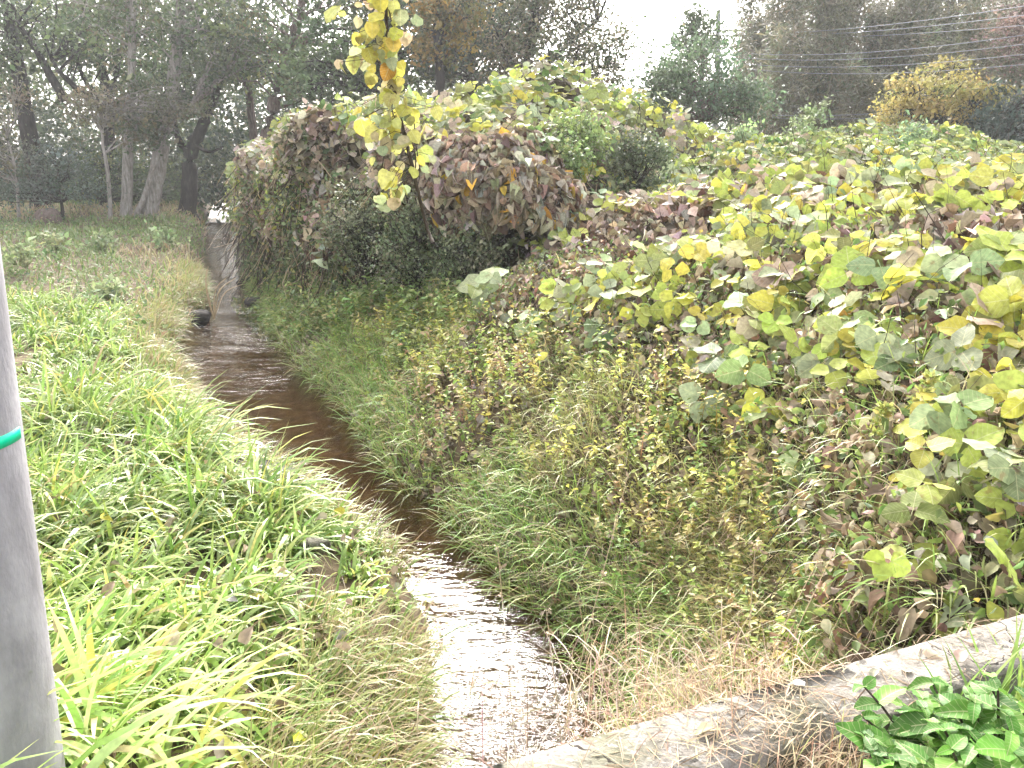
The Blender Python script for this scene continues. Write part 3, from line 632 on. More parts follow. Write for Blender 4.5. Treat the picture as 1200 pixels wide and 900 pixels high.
# ------------------------------------------------------------------ herbs and grasses on the right bank
_f = np.array([at_y(*q) for q in (N_rows[0][:8] + T_rows[0][:5])]); _o = np.argsort(_f[:, 1])
xk = lambda y: np.interp(y, _f[_o, 1], _f[_o, 0])                      # foot of the kudzu
def bank_pts(n, r, ylo=2.6, yhi=25, powr=1.5, over=.35):
    y = ylo + (yhi - ylo) * r.random(n) ** powr; a, b = xr(y) - .08, np.maximum(xk(y) + over + .7 * sstep(8.5, 10, y), xr(y) + .7)
    q = r.random(n); x = a + (b - a) * q; return x, y, q
def herbs(n, r, h, nl, size, palette, name, label, pts, cat='herbs', mat='leaf'):
    x, y, q = pts; N = len(x); H = r.uniform(*h, N) * (.45 + .55 * sstep(.0, .45, x - xr(y))); lean = r.normal(0, .25, (N, 2)) + np.array([-.12, -.15])
    k = np.tile(np.linspace(.25, 1.0, nl), (N, 1)) + r.normal(0, .05, (N, nl))
    P = np.stack([x[:, None] + lean[:, :1] * H[:, None] * k, y[:, None] + lean[:, 1:] * H[:, None] * k, (Hg(x, y))[:, None] + H[:, None] * k], -1).reshape(-1, 3)
    m = N * nl; a = r.uniform(0, 6.28, m); d = np.stack([np.cos(a), np.sin(a), r.normal(.1, .3, m)], -1)
    nn = unit(np.array([0, 0, 1.0]) + r.normal(0, .45, (m, 3)))
    base = np.clip(pal(N, palette, r, .2) * 1.3, 0, .8); C = np.repeat(base, nl, 0) * np.exp(r.normal(0, .15, (m, 1)))
    S = size * np.exp(r.normal(0, .3, m)) * np.repeat(1 + y / 14, nl)
    lv = scatter(*HL, P, frames(nn, d), S, C)
    st = blades(np.c_[x, y, Hg(x, y) - .03], np.arctan2(lean[:, 1], lean[:, 0]), H * 1.05, np.full(N, .005), np.arctan2(1, np.hypot(lean[:, 0], lean[:, 1])), np.full(N, .1), np.clip(base * [1.2, .85, .9], 0, 1), 2)
    V, F, C = joinm([lv, st]); o = link(name, mesh_data(name, V, F, M[mat], C)); tag(o, label, cat, kind='stuff')
r = np.random.default_rng(61)
P_ = bank_pts(4600, r); _k = n_mid(P_[0] * .5, P_[1] * .5) > -.7; P_ = tuple(q[_k] for q in P_); _k = n_big(P_[0] * 2.2 + 9, P_[1] * 1.6) + .5 * r.normal(0, 1, len(P_[0])) > .25
herbs(0, r, (.10, .34), 13, .026, [(4, (.30, .33, .075)), (3, (.20, .26, .06)), (2, (.38, .37, .10)), (1.5, (.13, .19, .05))], 'bank_herbs', 'small-leaved yellow-green herbs covering the right bank', tuple(q[_k] for q in P_))
herbs(0, r, (.08, .38), 12, .030, [(3, (.17, .24, .06)), (2, (.25, .30, .08)), (2, (.34, .27, .13)), (1, (.30, .20, .12)), (1.5, (.38, .33, .14))], 'bank_herbs', 'greener and browner mixed herbs in patches of the right bank', tuple(q[~_k] for q in P_))
P_ = bank_pts(800, r, 2.7, 12, 1.1, .5); P_ = tuple(q[P_[2] > .3] for q in P_)
herbs(0, r, (.2, .50), 16, .028, [(4, (.33, .34, .08)), (3, (.22, .27, .07)), (2, (.40, .36, .09))], 'tall_bank_weeds', 'taller leafy weeds on the near right bank', P_)
# grass on the bank, greenest beside the water, strawy towards the curb
n = 86000; x, y, q = bank_pts(n, r, 2.5, 27, 1.4, .5)
cl = n_mid(x * .7 + 4, y * .7); k = r.random(n) < .5 + .35 * cl + .35 * (q < .25); x, y, q, cl = x[k], y[k], q[k], cl[k]; N = len(x)
wet = (q < .35) & (r.random(N) < .8); straw = r.random(N) < np.interp(y, [2.5, 4.2, 6], [.85, .4, .18])
col = np.where(straw[:, None], pal(N, [(3, (.42, .34, .19)), (2, (.36, .25, .15)), (1, (.30, .19, .12))], r), np.where(wet[:, None], pal(N, [(3, (.20, .34, .07)), (2, (.30, .40, .10)), (1, (.42, .42, .17))], r), pal(N, [(2, (.32, .37, .11)), (3, (.42, .41, .15)), (1, (.20, .28, .07)), (1.5, (.48, .40, .22))], r)))
L = r.uniform(.16, .50, N) * np.where(wet, 1.15, 1); w = r.uniform(.0025, .0085, N) * (1 + y / 12) * np.where(straw, .6, 1)
o = link('bank_grass', mesh_blades('bank_grass', blades(np.c_[x, y, Hg(x, y) - .02], r.normal(math.radians(200), 1.3, N), L, w, np.radians(r.uniform(35, 88, N)), np.radians(r.uniform(20, 130, N)), col, 3)))
tag(o, 'mixed green and straw grass on the right bank', 'grass', kind='stuff')
# leaf litter on bare earth
n = 9000; x, y, q = bank_pts(n, r, 2.4, 26, 1.3, .8); P = np.stack([x, y, Hg(x, y) + r.uniform(.0, .12, n)], -1)
o = link('leaf_litter', mesh_data('leaf_litter', *scatter(*DS, P, frames(unit(rand_dir(n, r) + [0, -.2, 1.]), rand_dir(n, r)), r.uniform(.04, .11, n), pal(n, [(3, TAN), (3, BRN), (1, PNK)], r))[:2], M['dead'], None))
C = np.repeat(pal(n, [(3, TAN), (3, BRN), (1, PNK)], r), 6, 0); a_ = o.data.color_attributes.new('Col', 'FLOAT_COLOR', 'POINT'); a_.data.foreach_set('color', np.c_[C, np.ones(len(C))].astype(np.float32).ravel())
tag(o, 'brown fallen leaves scattered on the right bank', 'leaf litter', kind='stuff')
_tf = np.array([at_y(*q) for q in T_rows[0][1:8]])[::-1]; _to = np.argsort(_tf[:, 1]); y = r.uniform(10.2, 20, 2600); x = np.interp(y, _tf[_to, 1], _tf[_to, 0]) + r.uniform(-1.1, .35, 2600)
herbs(0, r, (.15, .6), 13, .036, [(3, (.17, .23, .07)), (2, (.25, .28, .09)), (2, (.12, .17, .05)), (1, (.33, .29, .13))], 'bank_herbs', 'darker herbs along the foot of the thicket', (x, y, np.full(2600, .8)))
# fresh grass spilling through the near kudzu on its right side
n = 9000; P, N3, u, v = sample(NG, NN, n, r, .04, .50); k = (r.random(n) < np.where(u > .55, .8, .30) * sstep(.5, .36, v)) & (n_mid(P[:, 0] * .6, P[:, 1] * .6) > -.5); P = P[k]; n = len(P)
o = link('sloping_grass', mesh_blades('sloping_grass', blades(P - [0, 0, .08], r.normal(math.radians(215), .9, n), r.uniform(.2, .5, n), r.uniform(.005, .011, n), np.radians(r.uniform(40, 85, n)), np.radians(r.uniform(30, 130, n)), pal(n, [(3, (.24, .34, .08)), (2, (.33, .38, .13)), (2, (.42, .37, .21)), (1, (.17, .27, .06))], r), 5)))
tag(o, 'light green drooping grass between the kudzu leaves at right', 'grass', kind='stuff')
# straw beside and over the curb
def straw_mass(name, label, C0, sx, sy, n, h, col, az=None):
    x = C0[0] + r.normal(0, sx, n); y = C0[1] + r.normal(0, sy, n); z = np.full(n, C0[2])
    o = link(name, mesh_blades(name, blades(np.stack([x, y, z], -1), r.uniform(0, 6.28, n) if az is None else r.normal(az, .8, n), r.uniform(.4, 1, n) * h, r.uniform(.002, .0045, n), np.radians(r.uniform(20, 88, n)), np.radians(r.uniform(-10, 110, n)), pal(n, col, r, .2), 4)))
    tag(o, label, 'dry grass', kind='stuff')
STR = [(3, (.44, .33, .21)), (2, (.36, .24, .16)), (2, (.50, .41, .28)), (.6, (.40, .42, .16))]
straw_mass('dry_grass', 'reddish dry grass spilling over the curb break', curb_pt(1.33, .20, .0), .17, .10, 1500, .26, STR)
straw_mass('dry_grass', 'dry straw tuft before the shining water at bottom centre', curb_pt(.62, -.03, -.18), .20, .04, 220, .28, STR)
straw_mass('dry_grass', 'dry straw at the bottom left end of the curb', curb_pt(.0, -.05, -.35), .14, .14, 1000, .40, STR)
straw_mass('dry_grass', 'dry straw slope behind the curb under the weeds', curb_pt(1.5, -.25, -.18), .34, .16, 1000, .36, STR)

# ------------------------------------------------------------------ hanging vine
def hanging_vine():
    r = np.random.default_rng(71)
    Y = 6.6; P = [at_y(505, 330, 7.4), at_y(499, 262, 7.0), at_y(478, 175, Y), at_y(463, 110, Y), at_y(456, 50, Y), at_y(452, 0, Y)]
    k = np.argmin(np.abs(CABLE[:, 1] - 6.6)); P.append((P[-1] + CABLE[k]) / 2 + [.02, 0, 0]); P.append(CABLE[k])
    P[0] = at_y(508, 285, 6.9); foot = P[0]
    S = smooth_path(P, 60); t = thing('kudzu_vine', foot, 'dangling kudzu vine with yellow leaves hanging in the upper centre', 'vine')
    part('stem', *tube(S, np.linspace(.016, .011, 60), 7), M['stem'], t, None, True)
    S2 = S[14:] + np.c_[.05 * np.sin(np.arange(46) * .55), .04 * np.cos(np.arange(46) * .55), np.zeros(46)]
    part('side_stem', *tube(S2, .005, 5), M['stem'], t, None, True)
    for (a, b, c) in ((445, 215, 470), (492, 200, 486)):
        q = smooth_path([at_y(c, 130, Y), at_y((a + c) / 2 - 3, 160, Y - .1), at_y(a, b, Y - .1), at_y(a - 4, b + 25, Y - .1)], 12); part('side_stem', *tube(q, np.linspace(.006, .003, 12), 5), M['stem'], t)
    LP, LS = [], []
    prof = [(-60, 450, 48), (0, 452, 50), (40, 458, 44), (80, 460, 38), (120, 464, 34), (150, 474, 38), (175, 474, 34), (200, 462, 24), (238, 455, 14)]
    py = np.concatenate([r.uniform(-70, 135, 150), r.uniform(130, 185, 36), r.uniform(180, 240, 26)])
    cx = np.interp(py, [p[0] for p in prof], [p[1] for p in prof]); hw = np.interp(py, [p[0] for p in prof], [p[2] for p in prof]) * (1 + .3 * np.sin(py * .11)); cx = cx - 5 + 7 * np.sin(py * .063 + 1)
    for a, b, h in zip(py, cx, hw):
        LP.append(at_y(b + np.clip(r.normal(-.1, .55), -1, 1) * h, a, Y + r.normal(-.05, .16)))
    LP = np.array(LP); n = len(LP)
    d = unit(np.array([0, 0, -1.0]) + r.normal(0, .33, (n, 3))); nn = unit(np.array([0, -.9, .25]) + r.normal(0, .8, (n, 3)))
    C = pal(n, [(3.4, (.50, .44, .08)), (3, (.38, .40, .11)), (2, PALE_SHEEN), (1.8, (.44, .37, .22)), (1.5, (.36, .33, .12)), (.25, ORG)], r)
    leaf_objects(t, LP, frames(nn, d), .102 * np.exp(r.normal(0, .24, n)), C, KM)
    # leaf stalks back to the stem
    near = S[np.argmin(np.linalg.norm(S[None] - LP[:, None], axis=2), axis=1)]
    st = [tube(np.array([a, (a + b) / 2 + [0, 0, .03], b]), .0025, 3) for a, b in zip(near, LP)]
    V, F = joinm(st); part('leaf_stalks', V, F, M['stem'], t, None, False, 'stuff')
hanging_vine()

# ------------------------------------------------------------------ broad-leaved shrub and grass tuft by the curb, bottom right
def shrub():
    r = np.random.default_rng(81); c = np.array([1.20, 1.62, 0.0])
    t = thing('leafy_shrub', c, 'bright green glossy serrated-leaf shrub on the near side of the curb', 'shrub')
    tv, tf = big_leaf(.66, .28, .28); me = [mesh_data('leaf', *big_leaf(w, f, dr), M['shrub'], None, True) for w, f, dr in ((.66, .3, .25), (.6, .4, .4), (.7, .2, .15))]
    LP, LR, LS, LC = [], [], [], []; st = []
    for i in range(92):
        a = r.uniform(0, 6.28); q = math.sqrt(r.random()); tip = c + [math.cos(a) * q * .40, math.sin(a) * q * .34, .20 + .15 * (1 - q ** 2) + r.normal(0, .03)]
        b = c + [math.cos(a) * q * .15, math.sin(a) * q * .1, -.02]; m = (b + tip) / 2 + [0, 0, .05]; st.append(tube(smooth_path([b, m, tip], 5), [.005, .005, .004, .004, .003], 4))
        for pair in range(3):
            h = tip - (tip - m) * .32 * pair; a0 = r.uniform(0, 3.14) + pair * 1.57
            for s in (0, math.pi):
                aa = a0 + s; d = np.array([math.cos(aa), math.sin(aa), .30 - .18 * pair + r.normal(0, .12)]); LP.append(h); LR.append(frames(unit(np.array([[0, 0, 1.0]]) + r.normal(0, .25, (1, 3)) - d * .1), d[None])[0]); LS.append((.05 if pair == 0 else .088) * math.exp(r.normal(0, .18))); LC.append(pal(1, [(3, (.09, .21, .03)), (2, (.13, .28, .04)), (2, (.06, .15, .025))], r)[0])
    leaf_objects(t, np.array(LP), LR, LS, LC, me)
    V, F = joinm(st); part('stems', V, F, M['stem'], t, None, False, 'stuff')
shrub()
def tuft(name, c, n, L, w, label, cols, cat='grass', lean=.5):
    t = thing(name, c, label, cat); n = int(n)
    b = np.array(c) + np.c_[r.normal(0, .05, (n, 2)), np.full(n, -.03)]
    V, F, C = blades(b, r.uniform(0, 6.28, n), r.uniform(.5, 1.1, n) * L, r.uniform(.7, 1.2, n) * w, np.radians(r.uniform(55, 89, n)), np.radians(r.uniform(5, 100, n)) * lean, pal(n, cols, r), 6)
    part('blades', V, F, M['grass'], t, C, True, 'stuff')
GR2 = [(3, (.19, .32, .06)), (2, (.28, .38, .09)), (1, (.13, .24, .04))]
tuft('grass_tuft', curb_pt(1.97, .30, .0), 42, .36, .013, 'upright green grass tuft between the curb and the leafy shrub', GR2)
tuft('grass_tuft', curb_pt(2.16, .28, .0), 46, .36, .012, 'green grass tuft at the right edge beyond the leafy shrub', GR2)
# ivy sprigs on the near face of the curb
# dry leaves and twigs on the curb
for i, (u, w) in enumerate([(1.80, .08), (1.87, .12), (2.02, .05), (2.06, .14), (1.55, .06), (2.2, .09), (1.2, .12)]):
    me = DM[i % 3]; o = link('fallen_leaf', me); o.location = tuple(curb_pt(u, w, .162)); s = r.uniform(.035, .06); o.scale = (s, s, s * .6); o.rotation_euler = (r.normal(0, .2), r.normal(0, .2), r.uniform(0, 6.28)); o.color = (*[float(q) for q in pal(1, [(2, TAN), (1, PNK), (1, (.5, .45, .38))], r)[0]], 1)
    tag(o, 'small dry curled leaf lying on the concrete curb', 'leaf', 'dry leaves on the curb')
# straw, grit and twigs lying along the curb
n = 900; uu = np.concatenate([r.normal(1.35, .22, 420), r.uniform(.6, 3.2, 480)]); ww = r.uniform(-.01, .27, n); P = np.array([curb_pt(a, b, .156 if .0 < b < .235 else .10) for a, b in zip(uu, ww)])
tag(link('curb_litter', mesh_blades('curb_litter', blades(P, r.uniform(0, 6.28, n), r.uniform(.02, .13, n), r.uniform(.0015, .0045, n), np.radians(r.uniform(0, 28, n)), np.radians(r.uniform(0, 45, n)), pal(n, [(3, (.40, .32, .21)), (2, (.28, .20, .13)), (1, (.16, .11, .07))], r), 3), 'dead')), 'straw bits and twigs strewn along the concrete curb', 'litter', kind='stuff')
n = 700; y = r.uniform(2.2, 9, n); x = xl(y) - r.uniform(.2, 5, n); P = np.stack([x, y, Hg(x, y) + r.uniform(.08, .34, n)], -1)
tag(link('fallen_leaf_scatter', mesh_data('fallen_leaf_scatter', *scatter(*DL[0], P, frames(unit(rand_dir(n, r) + [0, -.3, .8]), rand_dir(n, r)), r.uniform(.03, .09, n), np.zeros((n, 3)))[:2], M['dead'], np.repeat(pal(n, [(3, TAN), (2, BRN), (1.5, YEL), (1, (.45, .42, .36))], r), 35, 0))), 'stray fallen leaves caught in the left bank grass', 'leaves', kind='stuff')
# tall thin straw stalks in front of the water and weeds
for (b, tp, lab) in [((628, 800, 3.0), (735, 560, 3.6), 'pale straw stalk crossing the water, leaning right'), ((615, 790, 3.0), (583, 640, 3.2), 'reddish stalk upright before the water'), ((800, 800, 2.6), (985, 630, 3.0), 'long straw stalk leaning towards the yellow leaves'), ((770, 790, 2.7), (960, 655, 3.1), 'lower straw stalk leaning right above the curb'), ((690, 830, 2.6), (640, 715, 2.9), 'bent pale stalk over the water edge by the curb'), ((880, 770, 2.6), (885, 640, 2.8), 'straw stalk with round dry seed head above the curb')]:
    A, B = at_y(*b), at_y(*tp); A[2] = min(A[2], Hg(A[0], A[1]) + .3); g = A.copy(); g[2] = Hg(A[0], A[1]) - .03
    t = thing('dry_stalk', g, lab, 'stalk'); Mid = (A + B) / 2 + [0, 0, .05]
    S = smooth_path([g, A, Mid, B], 16); part('stem', *tube(S, np.linspace(.0035, .0015, 16), 5), M['straw'] if 'straw' in M else M['culm'], t)
    n = 26; q = r.integers(10, 16, n) if 'seed' not in lab else np.full(n, 15); P = S[q] + r.normal(0, .006 if 'seed' not in lab else .012, (n, 3))
    V, F, C = scatter(*HL, P, frames(rand_dir(n, r), rand_dir(n, r)), r.uniform(.012, .03, n), pal(n, [(2, TAN), (1, (.45, .35, .2))], r)); part('seed_head', V, F, M['dead'], t, C, False, 'stuff')
# goldenrod-like weeds among the kudzu
for (px, py, Y, h, lab) in [(1018, 560, 4.0, .42, 'feathery yellow-green weed below the round leaves'), (1070, 520, 4.1, .40, 'yellowish plumed weed beside the big grey-green leaves')]:
    b = at_y(px, py, Y); t = thing('plumed_weed', b - [0, 0, .15], lab, 'weed'); tip = b + [.03, -.05, h]
    S = smooth_path([b - [0, 0, .2], b + [0, 0, h * .5], tip], 10); part('stem', *tube(S, np.linspace(.004, .0015, 10), 5), M['culm'], t)
    n = 260; k = r.random(n) ** .7; P = S[(k * 9).astype(int)]; a = r.uniform(0, 6.28, n); d = np.stack([np.cos(a), np.sin(a), r.uniform(.1, .9, n)], -1); out = (.015 + .06 * (1 - k))[:, None]
    V, F, C = scatter(*HL, P + d * out * r.random((n, 1)), frames(rand_dir(n, r), d), r.uniform(.015, .045, n), pal(n, [(3, (.38, .38, .11)), (2, (.28, .33, .09)), (1, (.48, .42, .12))], r)); part('leaf_mass', V, F, M['leaf'], t, C, False, 'stuff')

# ------------------------------------------------------------------ rocks
def rock(px, py, z, s, lab, mat='rock', flat=.55):
    c = at_z(px, py, z); nu, nv = 14, 9; th, ph = np.meshgrid(np.linspace(0, 2 * math.pi, nu + 1), np.linspace(-1.5707, 1.5707, nv))
    D = np.stack([np.cos(th) * np.cos(ph), np.sin(th) * np.cos(ph), np.sin(ph)], -1); sd = int(px * 7 + py)
    G = c + D * np.array([s, s * .7, s * flat]) * (1 + .22 * sines(sd, 8, 1.2, 5, 3)(D[..., 0], D[..., 1], D[..., 2]))[..., None]
    o = link('rock', mesh_data('rock', grid_mesh(G)[0] - c, grid_mesh(G)[1], M[mat], None, True)); o.location = tuple(c); tag(o, lab, 'rock', 'rocks along the stream')
rock(294, 331, -1.45, .30, 'dark wet rock at the right water edge, farther upstream')
rock(301, 354, -1.47, .26, 'flat dark rock in the stream below the yellow bank')
rock(232, 372, -1.42, .28, 'brown rock at the left water edge by the bend')
rock(282, 556, -.90, .42, 'flat dark stone lying in the left grass slope', flat=.35)
rock(298, 562, -1.0, .36, 'flat dark stone half buried beside the larger grass-slope stone', flat=.35)
rock(372, 640, -.75, .10, 'small pale stone in the straw beside the left bank', 'conc')

# ------------------------------------------------------------------ trees
def crown_leaves(cl, sig, per, size, palette, r, tmpl=QL, up=.35, flat=.7, drop=0.0):
    n = len(cl) * per; idx = np.repeat(np.arange(len(cl)), per); sg = sig[idx][:, None] if np.ndim(sig) else sig
    P = cl[idx] + r.normal(0, 1, (n, 3)) * sg * np.array([1, 1, flat]); P[:, 2] -= drop * np.abs(r.normal(0, 1, n)) * (sg[:, 0] if np.ndim(sig) else sig)
    base = pal(len(cl), palette, r, .18)[idx]; C = base * np.exp(r.normal(0, .18, (n, 1)))
    nn = unit(rand_dir(n, r) + [0, -.15, up]); d = rand_dir(n, r)
    return scatter(*tmpl, P, frames(nn, d), size * np.exp(r.normal(0, .3, n)), C)
def make_tree(name, label, path, r0, crowns, palette, r, ncl=55, per=110, size=.17, sig=.5, bark='bark_dark', cat='tree', group=None, limbs=(), flat=.7, taper=.35, hollow=.35, up=.35, tmpl=QL):
    """path: world points of the trunk; crowns: (centre, (rx,ry,rz), weight)"""
    path = [np.asarray(p, float) for p in path]; base = path[0].copy(); base[2] = Hg(base[0], base[1]); path[0] = base - [0, 0, .25]
    S = smooth_path(path, 26); S[2:-1] += r.normal(0, r0 * .07, (23, 3)); rad = r0 * (1 - (1 - taper) * np.linspace(0, 1, 26)); rad[0] *= 1.45; rad[1] *= 1.15
    t = thing(name, base, label, cat, group); wood = [tube(S, rad, 9)]
    for lp, lr in limbs:
        Q = smooth_path(lp, 14); Q[1:-1] += r.normal(0, lr * .12, (12, 3)); wood.append(tube(Q, np.linspace(lr, lr * .35, 14), 7))
    allp = np.concatenate([S[8:]] + [smooth_path(lp, 14)[4:] for lp, _ in limbs])
    w = np.array([c[2] for c in crowns], float); w /= w.sum(); cl = []
    for k in r.choice(len(crowns), ncl, p=w):
        c, rr, _ = crowns[k]; d = rand_dir(1, r)[0]; q = (hollow + (1 - hollow) * r.random()) ** .6; cl.append(np.asarray(c) + d * q * np.asarray(rr))
    cl = np.array(cl)
    for c in cl:
        dd = np.linalg.norm(allp - c - [0, 0, -.6], axis=1) + 1.2 * np.maximum(0, allp[:, 2] - c[2]); a = allp[np.argmin(dd)]
        m1 = a * .6 + c * .4 + r.normal(0, .15, 3) + [0, 0, .15]; m2 = a * .25 + c * .75 + r.normal(0, .15, 3) + [0, 0, .12]
        L = np.linalg.norm(c - a); q = min(r0 * .35, .018 * L + .012); wood.append(tube(np.array([a, m1, m2, c]), [q, q * .7, q * .45, q * .2], 4))
        for _ in range(3):
            e = c + r.normal(0, sig, 3); wood.append(tube(np.array([m2, (m2 + e) / 2 + r.normal(0, .08, 3), e]), [q * .4, q * .25, q * .1], 3))
    V, F = joinm(wood); part('trunk', V, F, M[bark], t, None, True)
    V, F, C = crown_leaves(cl, sig * np.exp(r.normal(0, .3, len(cl))), per, size, palette, r, tmpl, up, flat); part('crown', V, F, M['leaf'], t, C, False, 'stuff')
    return t
def pth(pts, Y):
    return [at_y(px, py, Y + (dy[0] if dy else 0)) for px, py, *dy in pts]
DKG = [(3, (.065, .095, .04)), (3, (.09, .125, .05)), (1, (.13, .155, .06))]
MDG = [(3, (.10, .14, .06)), (2, (.145, .18, .07)), (2, (.07, .105, .045))]
OLB = [(3, (.15, .14, .075)), (3, (.20, .175, .10)), (2, (.11, .12, .06)), (1, (.24, .19, .11))]
YLB = [(3, (.28, .24, .08)), (2, (.20, .20, .07)), (1, (.35, .27, .07))]
r = np.random.default_rng(91)
def cr(px, py, Y, rx, ry, rz, w=1): return (at_y(px, py, Y), (rx, ry, rz), w)
W_GROUP = 'trees of the wood on the left'
make_tree('broadleaf_tree', 'thick dark leaning trunk at the far left edge', pth([(48, 240), (38, 180), (22, 90), (10, 0), (2, -120)], 40), .48, [cr(20, -20, 40, 3.5, 2.5, 3.2), cr(80, 40, 40, 2.5, 2, 2), cr(-30, 80, 39, 2, 2, 2)], MDG, r, 60, 110, .2, .55,
          limbs=[(pth([(75, 118), (52, 75), (28, 38), (5, 12)], 39.5), .22), (pth([(128, 130), (100, 112), (75, 90), (60, 70)], 39.5), .2)])
make_tree('broadleaf_tree', 'slender pale grey trunk standing straight, left of the double trunk', pth([(147, 248), (150, 180), (154, 90), (156, 0), (158, -110)], 37), .26, [cr(150, -30, 37, 3, 2.5, 2.6), cr(120, 20, 37, 2, 2, 1.6), cr(165, 130, 36.5, .9, .9, 1.5)], MDG + OLB[:1], r, 55, 100, .18, .5, 'bark_pale')
make_tree('broadleaf_tree', 'stout pale trunk leaning right with brown upper stem near the stream', pth([(174, 252), (184, 200), (196, 140), (207, 60), (212, 0), (216, -120)], 37.5), .40, [cr(220, -10, 37.5, 3.4, 2.5, 3), cr(250, 50, 37, 2.2, 2, 1.5)], MDG, r, 60, 100, .18, .5, 'bark_pale', limbs=[(pth([(158, 256), (170, 225), (182, 190), (190, 165)], 36.8), .13), (pth([(196, 145), (212, 134), (225, 122)], 37), .1)])
make_tree('broadleaf_tree', 'black forked trunk beside the stream in shade', pth([(219, 250), (221, 215), (224, 178), (236, 150), (250, 118), (262, 80)], 39.5), .42, [cr(258, 60, 40, 3, 2, 2.4), cr(215, 100, 40, 1.8, 2, 1.4)], DKG, r, 50, 100, .18, .5, 'bark_dark', limbs=[(pth([(222, 180), (212, 168), (205, 148), (208, 120)], 39.5), .2), (pth([(228, 170), (245, 178), (262, 172)], 39), .1)])
make_tree('broadleaf_tree', 'brown curved trunk rising behind the left end of the thicket', pth([(305, 235), (312, 170), (326, 105), (338, 55), (355, 0), (372, -90)], 37), .36, [cr(365, -5, 37, 3.2, 2.5, 3), cr(320, 50, 37.5, 2.4, 2, 2), cr(390, 80, 38, 2.4, 2, 1.8)], MDG + YLB[1:2], r, 65, 110, .18, .5, 'bark_red', limbs=[(pth([(345, 30), (362, 14), (382, 8)], 37), .12)])
make_tree('broadleaf_tree', 'thin bare brown trunk bending upward between the larger trunks', pth([(298, 235), (296, 150), (288, 85), (282, 45), (286, 0), (288, -90)], 42), .22, [cr(290, -20, 42, 3, 2, 2.6), cr(275, 70, 42.5, 2.4, 2, 1.6)], MDG, r, 50, 100, .18, .5, 'bark_red')
make_tree('broadleaf_tree', 'dark tree with steep limbs in the left background', pth([(122, 240), (126, 170), (128, 120), (112, 50), (95, -10), (80, -90)], 44), .38, [cr(95, 10, 44, 4, 2.5, 3), cr(140, 60, 44.5, 3, 2, 2.2)], DKG + YLB[1:2], r, 65, 110, .2, .55, 'bark_dark', limbs=[(pth([(128, 120), (138, 70), (130, 20), (124, -20)], 44), .2), (pth([(125, 150), (110, 110), (95, 85), (85, 40)], 43.5), .17)])
make_tree('small_tree', 'low spreading tree with pale brown withered leaves before the trunks', pth([(128, 246), (126, 200), (120, 160), (128, 125)], 35.5), .10, [cr(118, 125, 35.5, 1.6, 1, .8, 2), cr(205, 120, 36, 1.9, 1, .9, 2), cr(160, 150, 35.5, 1.4, 1, .6)], OLB, r, 46, 70, .13, .32, 'bark_pale')
make_tree('small_tree', 'pale brown bushy sapling at the left edge under the dark trunk', pth([(20, 246), (18, 200), (8, 160)], 34.5), .08, [cr(5, 130, 34.5, 1.3, 1, 1.6), cr(-10, 180, 34.5, 1.4, 1, 1)], OLB, r, 30, 70, .13, .35, 'bark_pale')
make_tree('small_tree', 'dusty green bush tree at the foot of the left wood', pth([(72, 246), (70, 220), (66, 190)], 35), .08, [cr(55, 195, 35, 1.6, 1, 1.1), cr(85, 215, 35, 1.2, 1, .8), cr(20, 215, 35, 1.5, 1, .9)], [(2, (.10, .135, .10)), (2, (.13, .155, .12)), (1, (.07, .095, .06))], r, 50, 90, .13, .35, 'bark_dark')
make_tree('small_tree', 'dark understory shrub between the pale trunks', pth([(120, 250), (118, 228), (116, 200)], 40), .06, [cr(112, 200, 40, 2.2, 1.2, 1.4), cr(185, 215, 42, 2, 1, 1.2)], DKG, r, 46, 90, .16, .4)
make_tree('broadleaf_tree', 'dense dark green tree behind the hanging vine', pth([(440, 190), (442, 100), (440, 20), (438, -90)], 34), .35, [cr(430, 40, 34, 2.6, 2, 2.6), cr(490, 60, 34, 1.8, 2, 2), cr(400, 100, 34, 2, 2, 1.5), cr(450, -30, 34, 3, 2, 2)], DKG + MDG[:1], r, 95, 120, .19, .5)
make_tree('broadleaf_tree', 'tree with an orange-brown patch right of the hanging vine', pth([(515, 180), (515, 90), (512, 10), (510, -60)], 31), .22, [cr(518, 40, 31, 1.0, 1, 1.2), cr(530, 10, 31, 1.4, 1, 1)], [(2, (.20, .15, .04)), (2, (.13, .13, .04)), (1, (.28, .17, .04))], r, 36, 100, .15, .35)
make_tree('broadleaf_tree', 'grey-green tree standing left of the big olive tree', pth([(555, 180), (552, 100), (550, 20), (548, -80)], 36), .3, [cr(545, 60, 36, 2.2, 2, 2), cr(560, -5, 36, 2.6, 2, 2.2)], [(2, (.10, .125, .085)), (2, (.08, .105, .06)), (1, (.06, .08, .045))], r, 70, 120, .18, .5)
make_tree('broadleaf_tree', 'big olive-brown spreading tree behind the thicket crest', pth([(612, 175), (614, 110), (620, 60), (628, 10), (632, -60)], 33), .32, [cr(650, 35, 33, 2.6, 2, 2.0, 2), cr(610, 60, 33, 1.8, 1.6, 1.4), cr(700, 70, 33, 1.5, 1.5, 1.4, 1), cr(660, -30, 33, 3, 2, 1.8, 1.5)], OLB + DKG[1:2], r, 130, 120, .13, .42, 'bark_dark', limbs=[(pth([(614, 115), (640, 80), (668, 50), (700, 25)], 33), .12), (pth([(613, 125), (600, 90), (588, 50)], 33), .1), (pth([(616, 100), (655, 92), (700, 80), (730, 78)], 33), .08)])
make_tree('broadleaf_tree', 'soft green tree right of the sky gap', pth([(818, 190), (820, 140), (822, 90), (826, 60)], 29), .16, [cr(815, 100, 29, 1.6, 1.4, 1.6, 3), cr(860, 120, 29, .9, 1, .9), cr(775, 120, 29, .8, 1, 1.2)], [(3, (.11, .16, .08)), (2, (.15, .20, .10)), (1, (.075, .115, .06))], r, 80, 130, .13, .36, 'bark_red')
